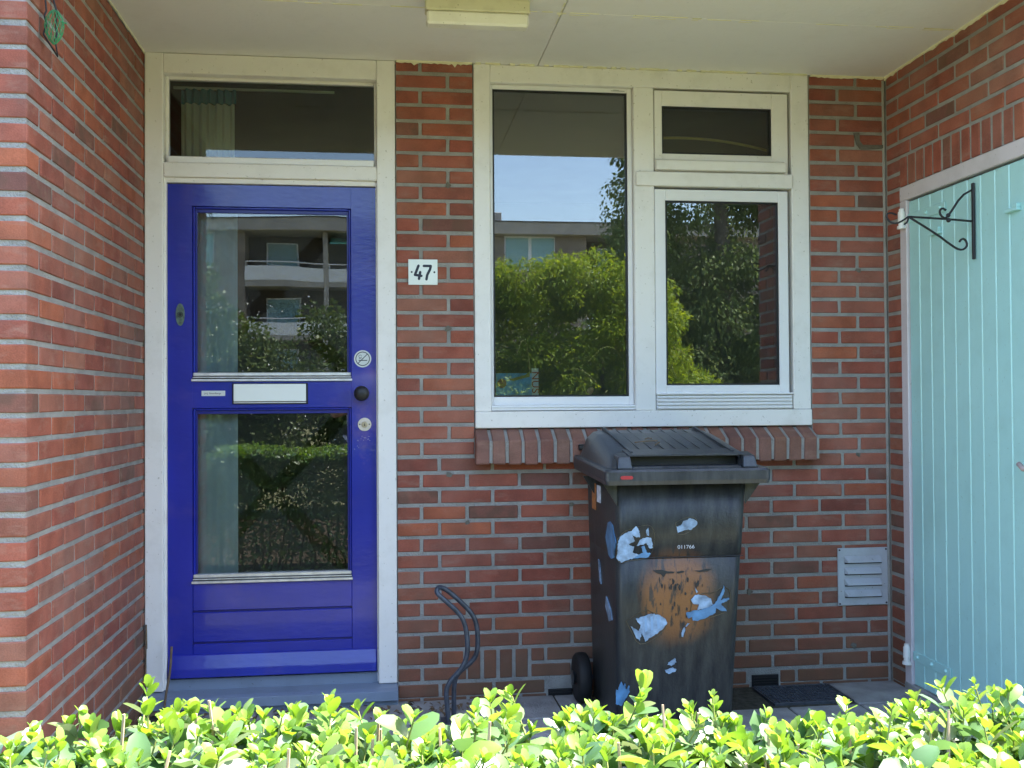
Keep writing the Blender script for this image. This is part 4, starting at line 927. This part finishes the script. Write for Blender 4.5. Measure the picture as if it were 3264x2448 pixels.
sticker('sticker', [(468, 895), (560, 870), (610, 852), (690, 870), (735, 900), (755, 935), (720, 985), (660, 1030), (600, 1060), (555, 1092), (527, 1015), (500, 1000), (515, 950)], STK)
for k, xx in enumerate((545, 600, 660)): sticker('printed_stripe', [(xx, 875+k*3), (xx+22, 872+k*3), (xx+30, 1000-k*10), (xx+8, 1010-k*10)], mat('stripe_blue', (.22, .36, .55), .4), .0024)
sticker('sticker', [(425, 958), (525, 1015), (505, 1085), (480, 1065)], STK)
sticker('sticker_residue', [(990, 740), (1100, 690), (1190, 700), (1290, 635), (1350, 680), (1355, 760), (1330, 860), (1200, 900), (1050, 930), (960, 900), (1000, 820)], STR, .0004)
sticker('sticker', [(988, 748), (1030, 705), (1110, 710), (1175, 740), (1195, 795), (1130, 820), (1055, 838), (1065, 785), (1020, 785)], STK)
sticker('sticker', [(950, 860), (1020, 838), (1060, 842), (1190, 800), (1215, 785), (1270, 690), (1290, 632), (1300, 680), (1262, 755), (1345, 740), (1345, 755), (1270, 790), (1325, 855), (1270, 848), (1225, 822), (1222, 865), (1150, 900), (1060, 930), (1015, 925), (1010, 895), (975, 908)], STB)
sticker('sticker', [(1022, 635), (1052, 680), (1042, 690), (1028, 660)], STK)
sticker('sticker', [(915, 1060), (918, 1010), (940, 978), (945, 995), (930, 1065)], STK); sticker('sticker', [(948, 975), (965, 945), (985, 950), (960, 975)], STK)
sticker('sticker', [(762, 1300), (770, 1280), (830, 1243), (845, 1280), (800, 1312)], STK); sticker('sticker', [(740, 1345), (810, 1325), (845, 1340), (835, 1362), (770, 1378), (750, 1368)], STK)
sticker('sticker', [(290, 1620), (295, 1490), (310, 1505), (325, 1455), (345, 1430), (360, 1470), (375, 1445), (385, 1500), (412, 1465), (420, 1520), (340, 1640)], STB)
bm = bmesh.new()
for (pa, pb) in (((600, 392), (1390, 355)),):
    A = front_pt(*pa); B = front_pt(*pb)
sm = bmesh.new(); q0 = [front_pt(px, 372) for px in (320, 1450)]; tube(sm, [(.832, bodyring(.6605)[2]-.001, .6605), (1.298, bodyring(.6605)[2]-.001, .6605)], .0016, 5); obj('seam', sm, STX, bn)
numo = text('serial_number', '011766', front_pt(930, 295)[0], front_pt(930, 295)[2], front_pt(930, 295)[1]-.0035, .0185, mat('number_print', (.45, .47, .5), .6), bn, sx=1.15)
sticker('scuff', [(620, 485), (700, 482), (760, 498), (820, 503), (810, 515), (740, 516), (722, 545), (690, 520), (650, 508)], STX, .0002)
sticker('scuff', [(840, 503), (900, 496), (925, 500), (915, 512), (860, 520)], STX, .0002); sticker('scuff', [(1010, 497), (1060, 498), (1120, 484), (1180, 486), (1140, 505), (1060, 512)], STX, .0002)
rs = random.Random(4)
for k in range(26):
    cx_ = rs.uniform(680, 1100); cy_ = rs.choice((rs.uniform(560, 640), rs.uniform(560, 1000))); w_ = rs.uniform(3, 12); h_ = rs.uniform(8, 34)
    sticker('scuff', [(cx_+w_*math.cos(a)*rs.uniform(.6, 1.2), cy_+h_*math.sin(a)*rs.uniform(.6, 1.2)) for a in [i*math.pi/3 for i in range(6)]], STX, .0003)
# stickers on the left side
def side_sticker(name, pts, m):
    bm = bmesh.new(); a = []; b = []
    for y, z in pts:
        x0, _, _ = bodyring(z); a.append(bm.verts.new((x0-.0048, y, z))); b.append(bm.verts.new((x0-.0006, y, z)))
    n = len(a); bm.faces.new(a); bm.faces.new(b[::-1])
    for i in range(n): bm.faces.new((a[i], b[i], b[(i+1) % n], a[(i+1) % n]))
    bmesh.ops.recalc_face_normals(bm, faces=bm.faces); return obj(name, bm, m, bn)
side_sticker('side_sticker', [(-.56+(.085-.02*(a % 2))*math.cos(a*.52), .715+.068*math.sin(a*.52)) for a in range(12)], STB)
side_sticker('side_sticker', [(-.33, .61), (-.355, .60), (-.37, .52), (-.345, .53)], STK); side_sticker('side_sticker', [(-.46, .49), (-.53, .455), (-.55, .42), (-.50, .405), (-.47, .43), (-.44, .45)], STK)
# debris on the lid: a few bits
bm = bmesh.new()
for (xa, ya, xb, yb) in ((.935, -.50, 1.03, -.47), (.99, -.44, 1.02, -.43), (1.0, -.55, 1.03, -.50)): tube(bm, [(xa, ya, zt(ya)+.006), ((xa+xb)/2, (ya+yb)/2+.01, zt(ya)+.010), (xb, yb, zt(yb)+.006)], .0022, 5)
tw = obj('twig', bm, STEM); tag(tw, 'small dry twig lying on the lid of the grey bin', 'twig')

# ------------------------------------------------------------------ leaves / hedge
def leaf_template(n=5, cup=.16, droop=.18, wd=.27):
    """unit leaf along +Y, up +Z, length 1"""
    V = []; F = []
    ws = {6: [.05, .60, .95, 1, .66, .08], 5: [.04, .75, 1, .78, .05], 4: [.03, 1, .85, .03], 3: [.05, 1, .04]}[n]
    ts = {6: [0, .14, .38, .66, .91, 1], 5: [0, .2, .5, .85, 1]}.get(n)
    for i in range(n):
        t = ts[i] if ts else i/(n-1); w = wd*ws[i]; z = -droop*t*t
        V += [(-w, t, z+cup*w*1.2), (0, t, z), (w, t, z+cup*w*1.2)]
    for i in range(n-1):
        a = i*3; F += [(a, a+1, a+4, a+3), (a+1, a+2, a+5, a+4)]
    return np.array(V), np.array(F)
def frames(pos, direction, normal, size):
    d = direction/np.linalg.norm(direction, axis=1, keepdims=True)
    x = np.cross(d, normal); x /= np.linalg.norm(x, axis=1, keepdims=True)+1e-9; n = np.cross(x, d)
    return np.stack([x, d, n], axis=2)*np.reshape(size, (-1, 1, 1)), pos
def scatter(name, tmpl, R, P, m, parent, smooth=True):
    V0, F0_ = tmpl; V = np.einsum('nij,vj->nvi', R, V0)+P[:, None, :]; n = len(P); k = len(V0)
    F = (F0_[None]+(np.arange(n)*k)[:, None, None]).reshape(-1, F0_.shape[1]); return np_mesh(name, V.reshape(-1, 3), F, m, parent, smooth)
camp = np.array([0, -4.2325, 1.2311])
hg = thing('hedge', 'clipped leafy green privet hedge across the whole foreground in full sun', 'hedge')
HX0, HX1, HY0, HY1, HZ = -2.4, 3.2, -3.72, -3.03, .857
def grow_shoots(spots, baseh, hvar, leafL, nn_range, tilt):
    P, D, N, S, K = [], [], [], [], []; stems = []
    for (x, y, z0) in spots:
        h = baseh+rng.random()*hvar; ax = np.array([rng.normal(0, tilt), rng.normal(0, tilt), 1.0]); ax /= np.linalg.norm(ax)
        n = rng.integers(*nn_range); phi = rng.random()*math.pi; p0 = np.array([x, y, z0]); stems.append((p0-ax*.05, p0+ax*h))
        for k in range(n):
            t = (k+.5)/n; phi += math.pi/2+rng.normal(0, .25); pos = p0+ax*h*t
            size = leafL*(1-.62*t**1.6)*rng.uniform(.55, 1.22); el = .25+.85*t+rng.normal(0, .22)
            for s in (0, math.pi):
                if rng.random() < .08: continue
                a = phi+s; hd_ = np.array([math.cos(a), math.sin(a), 0]); d = hd_*math.cos(el)+ax*math.sin(el); nrm = -hd_*math.sin(el)+ax*math.cos(el)+rng.normal(0, .25, 3)
                P.append(pos); D.append(d); N.append(nrm); S.append(size); K.append(1 if t > .72 or rng.random() < .12 else 0)
        for s in range(4):   # tip rosette
            a = phi+s*math.pi/2+.4; hd_ = np.array([math.cos(a), math.sin(a), 0]); el = 1.12+rng.normal(0, .12)
            P.append(p0+ax*h); D.append(hd_*math.cos(el)+ax*math.sin(el)); N.append(-hd_*math.sin(el)+ax*math.cos(el)); S.append(leafL*rng.uniform(.20, .38)); K.append(1)
    return np.array(P), np.array(D), np.array(N), np.array(S), np.array(K), stems
spots = []
def ztop(x, y): return HZ+.012*math.sin(x*5.1+1)+.012*math.sin(x*11+y*9)+.020*max(0, min(1, (-.05-x)/.2))+(.016 if x > .62 else 0)-.030*math.exp(-((x-.44)/.09)**2)
gx = np.arange(-1.15, 1.75, .0255); gy = np.arange(HY0+.10, HY1, .0255)
for x in gx:
    for y in gy:
        spots.append((x+rng.normal(0, .009), y+rng.normal(0, .009), ztop(x, y)-.060+rng.normal(0, .012)))
P, D, N, S, Kd, stems = grow_shoots(spots, .036, .034, .048, (3, 5), .30)
sp2 = [(rng.uniform(-.6, 1.0), rng.uniform(-3.20, -3.05), HZ-.02) for _ in range(9)]
P2, D2, N2, S2, K2, st2 = grow_shoots(sp2, .035, .035, .030, (3, 5), .15)
P, D, N, S, Kd = np.concatenate([P, P2]), np.concatenate([D, D2]), np.concatenate([N, N2]), np.concatenate([S, S2]), np.concatenate([Kd, K2]); stems += st2
keep = np.linalg.norm(P-camp, axis=1) > .33; P, D, N, S, Kd = P[keep], D[keep], N[keep], S[keep], Kd[keep]
R, _ = frames(P, D, N, S)
# the 290 leaves that show largest become parts of their own
rel = P-camp; fv = np.array(f2); rv = np.array(r3); uv = np.array(u3); dep = rel@fv; sx0 = (rel@rv)/dep; sy0 = (rel@uv)/dep
vis = (np.abs(sx0) < .50) & (sy0 < -.27) & (sy0 > -.40) & (dep > .6)
score = np.where(vis, S/np.maximum(dep, .1)*(1+rng.random(len(S))*.3), 0)+np.where(vis & (P[:, 2] > HZ-.03), .02, 0)
big = np.argsort(-score)[:290]; mask = np.ones(len(P), bool); mask[big] = False
T5 = leaf_template(6); T3 = leaf_template(3); T4 = leaf_template(4)
LM = {}
for nm, m in ((0, LEAF_OLD), (1, LEAF_NEW)):
    for v in range(3):
        V0, F0_ = leaf_template(6, .16+.12*v, .08+.14*v, .27+.03*v); me = bpy.data.meshes.new('leaf'); me.from_pydata([tuple(q) for q in V0], [], [tuple(int(i) for i in f) for f in F0_]); me.materials.append(m)
        for p in me.polygons: p.use_smooth = True
        LM[(nm, v)] = me
for i in big:
    o = link(bpy.data.objects.new('leaf', LM[(int(Kd[i]), int(rng.integers(3)))]), hg); Mx = Matrix(R[i].tolist()).to_4x4(); Mx.translation = Vector(P[i]); o.matrix_world = Mx
for kk, m in ((0, LEAF_OLD), (1, LEAF_NEW)):
    q = mask & (Kd == kk); tag(scatter('foliage', T5, R[q], P[q], m, hg), kind='stuff')
# the rest of the hedge: sides, ends, deep interior
def shell_leaves(n):
    pts = []; nr = []
    for _ in range(n):
        r = rng.random()
        x = rng.uniform(HX0, HX1)
        if r < .40: y = HY1-abs(rng.normal(0, .05)); z = HZ*rng.random()**.85; nn_ = (0, 1, .35)
        elif r < .60: y = HY0+abs(rng.normal(0, .04)); z = HZ*rng.random()**.7; nn_ = (0, -1, .35)
        elif r < .9: y = rng.uniform(HY0, HY1); z = HZ-abs(rng.normal(0, .05)); nn_ = (0, 0, 1)
        else: y = rng.uniform(HY0, HY1); z = rng.uniform(.2, HZ); nn_ = (0, 0, 1)
        pts.append((x, y, z)); nr.append(nn_)
    return np.array(pts), np.array(nr, float)
pp, nr = shell_leaves(56000); dd = rng.normal(0, 1, pp.shape); dd[:, 2] = abs(dd[:, 2])*.5; dd += nr*.5; nr += rng.normal(0, .45, nr.shape)
Rr, _ = frames(pp, dd, nr, rng.uniform(.022, .04, len(pp)))
ok = ~((np.abs(pp[:, 0]) < 1.75) & (pp[:, 2] > HZ-.03)) & (np.linalg.norm(pp-camp, axis=1) > .33)
tag(scatter('foliage', T3, Rr[ok], pp[ok], LEAF_OLD, hg), kind='stuff')
bm = bmesh.new()
for i, (a, b) in enumerate(stems): tube(bm, [a, b], [.0016, .0009], 4)
tag(obj('shoots', bm, STEMG, hg), kind='stuff')
bm = bmesh.new()
for k in range(90):
    x = HX0+(HX1-HX0)*k/90+random.uniform(-.02, .02); y = random.uniform(HY0+.3, HY1-.15); p = [Vector((x, y, -.05))]
    for s in range(4): p.append(p[-1]+Vector((random.uniform(-.05, .05), random.uniform(-.05, .05), .185)))
    tube(bm, p, [.009, .008, .006, .004, .003], 5)
    for s in range(5):
        a = p[random.randrange(1, 5)]; tube(bm, [a, a+Vector((random.uniform(-.12, .12), random.uniform(-.1, .1), random.uniform(.02, .06)))], [.004, .002], 4)
tag(obj('branches', bm, STEM, hg), kind='stuff')
TW = mat('cut_twig', (.42, .30, .20), .8, noise=(60, .2, 3))
bm = bmesh.new()
for k in range(120):
    x = rng.uniform(-.7, 1.3); y = rng.uniform(-3.5, -3.06); z = ztop(x, y)-.02; q = Vector((rng.normal(0, .006), rng.normal(0, .006), rng.uniform(.02, .045)))
    tube(bm, [(x, y, z-.03), Vector((x, y, z))+q], [.0021, .0016], 5)
tag(obj('cut_twigs', bm, TW, hg), kind='stuff')

# dry weed stems by the door
wd_ = thing('dead_climber', 'dead brown climber stems in the corner beside the threshold', 'plant')
for pts, r in (([(-.855, -.10, -.02), (-.85, -.09, .08), (-.838, -.06, .16), (-.838, -.03, .26)], .005), ([(-.93, -.22, .0), (-.90, -.25, .05), (-.80, -.26, .075), (-.70, -.24, .03)], .008), ([(-.93, -.45, .0), (-.925, -.42, .07), (-.90, -.50, .13), (-.87, -.62, .15)], .006), ([(-.93, -.75, .03), (-.90, -.74, .09), (-.88, -.76, .15)], .005), ([(-.94, -.02, .0), (-.94, -.015, .4), (-.938, -.01, .25)], .003)):
    bm = bmesh.new(); tube(bm, pts, r, 6, 2); obj('stem', bm, STEM, wd_, True)
# leaf litter under threshold
V0, F0_ = leaf_template(3, .5, .3, .3); n = 260
pp = np.stack([rng.uniform(XL+.02, .5, n), -.10-np.abs(rng.normal(0, .07, n)), np.full(n, .006)+rng.random(n)*.012], 1); dd = rng.normal(0, 1, pp.shape); dd[:, 2] *= .2; nv = np.tile([0, 0, 1.], (n, 1))+rng.normal(0, .3, pp.shape)
Rr, _ = frames(pp, dd, nv, rng.uniform(.012, .03, n))
tag(scatter('leaf_litter', (V0, F0_), Rr, pp, mat('dry_leaf', (.13, .08, .04), .8), None), 'dry brown leaves scattered at the foot of the wall', 'leaves', kind='stuff')

# ------------------------------------------------------------------ the garden and flats opposite, seen mirrored in the panes
def crown(name, centers, n, size, m, parent, tmpl=None, flat=.4, hang=0):
    tmpl = tmpl or leaf_template(3, .1, .15, .28)
    c = np.array(centers, float); vol = c[:, 3]*c[:, 4]*c[:, 5]; idx = rng.choice(len(c), n, p=(vol**.67)/(vol**.67).sum())
    d = rng.normal(0, 1, (n, 3)); d /= np.linalg.norm(d, axis=1, keepdims=True); r = rng.random(n)**.35
    p = c[idx, :3]+d*r[:, None]*c[idx, 3:6]*(1+.25*np.sin(d[:, :1]*7+idx[:, None]*2)*np.cos(d[:, 2:3]*6))
    dirn = d+rng.normal(0, .7, d.shape); dirn[:, 2] -= hang; nrm = d*flat+rng.normal(0, .6, d.shape)+np.array([0, 0, .5])
    Rm, _ = frames(p, dirn, nrm, rng.uniform(.7, 1.3, n)*size); return scatter(name, tmpl, Rm, p, m, parent, False)
def clumps(n, x, y, z, s, seed):
    r = np.random.default_rng(seed); out = []
    for _ in range(n): k = r.uniform(.5, 1.2)*s; out.append((r.uniform(*x), r.uniform(*y), r.uniform(*z), k, k, k*.75))
    return out
def trunk(parent, pts, r, m=BARK): bm = bmesh.new(); tube(bm, pts, r, 8); return obj('trunk', bm, m, parent, True)
wb = thing('garden_bush', 'tall bright green arching bush mirrored in the tall window pane', 'bush', (0, 0, 0))
crown('crown', clumps(150, (.6, 3.9), (-10.2, -8.9), (.3, 2.75), .34, 1)+clumps(26, (3.6, 4.5), (-10.0, -8.9), (.3, 2.0), .3, 11)+clumps(44, (.9, 3.3), (-9.6, -8.9), (2.5, 3.1), .26, 2), 120000, .070, LEAF_BUSH, wb, leaf_template(3, .1, .25, .17), flat=.15, hang=.6)
bm = bmesh.new(); r9 = random.Random(9)
for k in range(34):
    x = r9.uniform(1.1, 4.6); y = r9.uniform(-9.4, -8.8); z = r9.uniform(.8, 2.6); dx_ = r9.uniform(-.7, .7)
    tube(bm, [(x, y, z), (x+dx_*.35, y+.15, z+.42), (x+dx_*.8, y+.25, z+.50), (x+dx_*1.25, y+.3, z+.28)], [.008, .006, .004, .003], 4, 1)
tag(obj('tendrils', bm, STEMG, wb), kind='stuff'); trunk(wb, [(3, -9.6, -.05), (3.05, -9.6, .8), (3.0, -9.5, 1.8)], [.06, .05, .03])
bt = thing('birch_tree', 'weeping birch tree with hanging dull green foliage behind the bushes', 'tree')
crown('crown', clumps(170, (4.3, 9.0), (-14.5, -12.3), (.4, 8.5), .62, 3)+clumps(12, (3.9, 4.6), (-13.2, -12.4), (5.2, 6.8), .35, 4), 120000, .085, LEAF_BIRCH, bt, flat=.2, hang=1.4)
trunk(bt, [(6.0, -13.4, -.05), (6.1, -13.4, 3), (6.0, -13.4, 6), (6.2, -13.3, 9)], [.2, .16, .11, .05])
st_ = []
rg = random.Random(3)
for k in range(150):
    x = rg.uniform(3.75, 8); y = rg.uniform(-13.6, -12.0); z = rg.uniform(2.2, 8.0); L_ = rg.uniform(.6, 1.6)
    for s in range(16): st_.append((x+rg.uniform(-.05, .05), y+rg.uniform(-.05, .05), z-L_*s/16))
st_ = np.array(st_); dn = rng.normal(0, .5, st_.shape); dn[:, 2] -= 1; Rm, _ = frames(st_, dn, rng.normal(0, 1, st_.shape), rng.uniform(.05, .08, len(st_))); scatter('hanging_twigs', leaf_template(3, .1, .1, .3), Rm, st_, LEAF_BIRCH, bt, False)
db = thing('flowering_shrub', 'wild dark green shrub dotted with small white flowers mirrored in the door glass', 'shrub')
crown('crown', clumps(190, (-4.0, 1.0), (-7.9, -7.0), (.2, 2.2), .38, 5)+clumps(14, (-3.0, -1.9), (-7.6, -7.1), (2.1, 2.75), .28, 6), 80000, .055, LEAF_DARK, db, flat=.15, hang=.2)
fl = np.stack([rng.uniform(-3.2, .5, 260), rng.uniform(-7.05, -6.7, 260), rng.uniform(.8, 2.4, 260)], 1); Rm, _ = frames(fl, rng.normal(0, 1, fl.shape), np.tile([0, 1., .5], (260, 1))+rng.normal(0, .3, fl.shape), rng.uniform(.008, .026, 260)); tag(scatter('flowers', leaf_template(3, .1, .1, .5), Rm, fl, FLOWERW, db), kind='stuff')
trunk(db, [(-1.5, -7.5, -.05), (-1.45, -7.5, .6), (-1.5, -7.4, 1.3)], [.04, .03, .02])
fh = thing('background_hedge', 'dense row of mixed shrubs across the garden behind the bright bush', 'hedge')
crown('crown', clumps(70, (-14, 14), (-17, -15), (.3, 2.6), .95, 7), 26000, .13, LEAF_DARK, fh, flat=.3); trunk(fh, [(0, -16, -.05), (0, -16, 1.5)], [.08, .05])

# flats opposite
ab = thing('apartment_building', 'low grey brown block of flats with white balcony fronts across the garden', 'building')
BBR = mat('brown_brick', (.20, .165, .135), .9, noise=(2, .15, 6)); FASC = mat('concrete_fascia', (.34, .31, .28), .8, noise=(1.5, .15, 6)); BW = mat('balcony_white', (.72, .72, .74), .6); WG = mat('window_frame_white', (.75, .75, .75), .5); TG = mat('flat_curtain', (.22, .38, .40), .5); DK = mat('balcony_recess', (.09, .075, .065), .9)
Yb = -50
box('roof_fascia', -30, 30, Yb-8, Yb+.5, 10.10, 10.75, FASC, ab, .02); box('roof_edge', -30, 30, Yb-8, Yb+.55, 10.752, 10.80, mat('dark_trim', (.06, .06, .06), .6), ab, 0)
box('rooftop_unit', 4.0, 6.6, Yb-5, Yb-2, 10.81, 11.7, FASC, ab, .02)
for a, b in ((-30, -9.4), (-8.7, -7.06), (9.3, 11.0), (5.0, 6.5), (16, 30)): box('brick_pier', a, b, Yb-7, Yb, -.04, 10.10, BBR, ab, 0)
box('back_wall', -30, 30, Yb-8, Yb-1.8, -.04, 10.09, DK, ab, 0)
for z0 in (7.28, 4.45, 1.6):
    for a, b in ((-7.05, -3.10), (-2.84, 4.99), (11.01, 15.99)):
        box('balcony_slab', a, b, Yb-1.8, Yb, z0, z0+.28, FASC, ab, .01); box('balcony_front', a, b, Yb-.05, Yb+.02, z0+.29, z0+.98, BW, ab, .005)
        bm = bmesh.new(); tube(bm, [(a, Yb, z0+1.20), (b, Yb, z0+1.20)], .035, 6)
        for k in range(int((b-a)/1.3)+1): tube(bm, [(a+.05+k*1.3, Yb, z0+.98), (a+.05+k*1.3, Yb, z0+1.2)], .02, 4)
        obj('railing', bm, BW, ab)
        for wx in np.arange(a+.9, b-1.0, 2.2):
            wf = box('window', wx, wx+1.7, Yb-1.78, Yb-1.70, z0+.75, z0+2.45, WG, ab, .01); box('pane', wx+.08, wx+1.62, Yb-1.70, Yb-1.66, z0+.83, z0+2.37, TG, wf, 0)
    for a, b in ((-9.4, -8.7), (6.5, 9.3)):
        box('spandrel', a, b, Yb-.6, Yb-.05, z0-.9 if z0 > 2 else 0, z0+.9, BBR, ab, 0)
        wf = box('window', a, b, Yb-.5, Yb-.12, z0+.901, z0+2.80, WG, ab, .01)
        n_ = 1 if b-a < 1 else 2
        for k in range(n_): w_ = (b-a)/n_; box('pane', a+k*w_+.1, a+(k+1)*w_-.08, Yb-.12, Yb-.08, z0+1.0, z0+2.7, TG, wf, 0)
for x in (-2.97,): box('post', x-.125, x+.125, Yb-.2, Yb+.05, -.04, 10.10, FASC, ab, .01)
prism_x('awning', [(Yb-1.2, 10.05), (Yb+.1, 9.60), (Yb+.1, 9.55), (Yb-1.2, 10.0)], -2.75, 3.5, mat('turquoise_awning', (.10, .42, .36), .7), ab)

# ------------------------------------------------------------------ the photographer, mirrored at the edge of the lower door pane
pn = thing('person', 'person in a white shirt and blue trousers standing behind the hedge, arms raised', 'person', (0, 0, 0))
SKIN = mat('skin', (.50, .27, .19), .55); SHIRT = mat('white_shirt', (.78, .78, .78), .85, bump=(14, .4, 4)); TROU = mat('blue_trousers', (.05, .07, .13), .85); HAIR = mat('grey_hair', (.20, .17, .14), .7)
def skin_obj(name, V, E, Rd, m, parent, root=0, sub=2):
    me = bpy.data.meshes.new(name); me.from_pydata(V, E, []); o = bpy.data.objects.new(name, me); link(o, parent); me.materials.append(m)
    sk = o.modifiers.new('skin', 'SKIN'); sk.use_smooth_shade = True
    for i, rr in enumerate(Rd): v = me.skin_vertices[0].data[i]; v.radius = (rr, rr*.85) if not isinstance(rr, tuple) else rr; v.use_root = (i == root)
    sb = o.modifiers.new('sub', 'SUBSURF'); sb.levels = sb.render_levels = sub
    dg = bpy.context.evaluated_depsgraph_get(); m2 = bpy.data.meshes.new_from_object(o.evaluated_get(dg)); o.modifiers.clear(); o.data = m2
    for p in m2.polygons: p.use_smooth = True
    return o
px_, py_ = -.16, -4.60
V = [(px_, py_, .93), (px_, py_, 1.10), (px_, py_, 1.30), (px_, py_, 1.42), (px_, py_+.01, 1.50), (px_, py_+.02, 1.58), (px_, py_+.03, 1.67), (px_, py_+.02, 1.72)]
E_ = [(i, i+1) for i in range(7)]; Rd = [(.15, .10), (.14, .10), (.17, .11), (.11, .09), (.055, .055), (.065, .07), (.078, .09), (.055, .065)]
for sgn in (-1, 1):
    b0 = len(V); V += [(px_+sgn*.19, py_, 1.40), (px_+sgn*.27, py_+.05, 1.12), (px_+sgn*.12, py_+.30, 1.16), (px_+sgn*.085, py_+.345, 1.17)]; Rd += [.058, .046, .030, .028]
    E_ += [(3, b0), (b0, b0+1), (b0+1, b0+2), (b0+2, b0+3)]
    b1 = len(V); V += [(px_+sgn*.095, py_, .86), (px_+sgn*.11, py_+.02, .47), (px_+sgn*.12, py_-.01, .06), (px_+sgn*.13, py_+.13, .0)]; Rd += [.095, .060, .042, .040]
    E_ += [(0, b1), (b1, b1+1), (b1+1, b1+2), (b1+2, b1+3)]
skin_obj('body', V, E_, Rd, SKIN, pn)
skin_obj('shirt', V[:4]+[V[8], tuple(Vector(V[8]).lerp(Vector(V[9]), .55)), V[16], tuple(Vector(V[16]).lerp(Vector(V[17]), .55))], [(0, 1), (1, 2), (2, 3), (3, 4), (4, 5), (3, 6), (6, 7)], [(.175, .125), (.165, .125), (.19, .13), (.125, .10), .075, .068, .075, .068], SHIRT, pn)
skin_obj('trousers', [V[0]]+V[12:15]+V[20:23], [(0, 1), (1, 2), (2, 3), (0, 4), (4, 5), (5, 6)], [(.165, .118), .112, .078, .060, .112, .078, .060], TROU, pn)
bm = bmesh.new(); bmesh.ops.create_uvsphere(bm, u_segments=20, v_segments=12, radius=1)
for v in bm.verts: v.co = Vector((px_+v.co.x*.088, py_+.005+v.co.y*.098, 1.695+v.co.z*.085))
obj('hair', bm, HAIR, pn, True)
for nm_, (x, y, z), sc in (('nose', (px_, py_+.125, 1.635), (.012, .018, .02)), ('ear', (px_-.082, py_+.02, 1.635), (.01, .02, .03)), ('ear', (px_+.082, py_+.02, 1.635), (.01, .02, .03))):
    bm = bmesh.new(); bmesh.ops.create_icosphere(bm, subdivisions=2, radius=1)
    for v in bm.verts: v.co = Vector((x+v.co.x*sc[0], y+v.co.y*sc[1], z+v.co.z*sc[2]))
    obj(nm_, bm, SKIN, pn, True)
for sgn in (-1, 1):
    hx, hy, hz = px_+sgn*.075, py_+.355, 1.175
    for k in range(5):
        L_ = (.062, .078, .084, .078, .060)[k]; zz = hz+.030-k*.019 if k else hz+.020
        bm = bmesh.new(); tube(bm, [(hx, hy-.01, zz*.6+hz*.4), (hx-sgn*.012, hy+.02, zz), (hx-sgn*L_*.55, hy+.028, zz), (hx-sgn*L_*.8, hy+.012, zz)] if k else [(hx, hy-.01, hz+.01), (hx-sgn*.02, hy-.015, hz+.03), (hx-sgn*.045, hy-.012, hz+.035)], [.010, .009, .008, .006], 8, 1); obj('finger', bm, SKIN, pn, True)
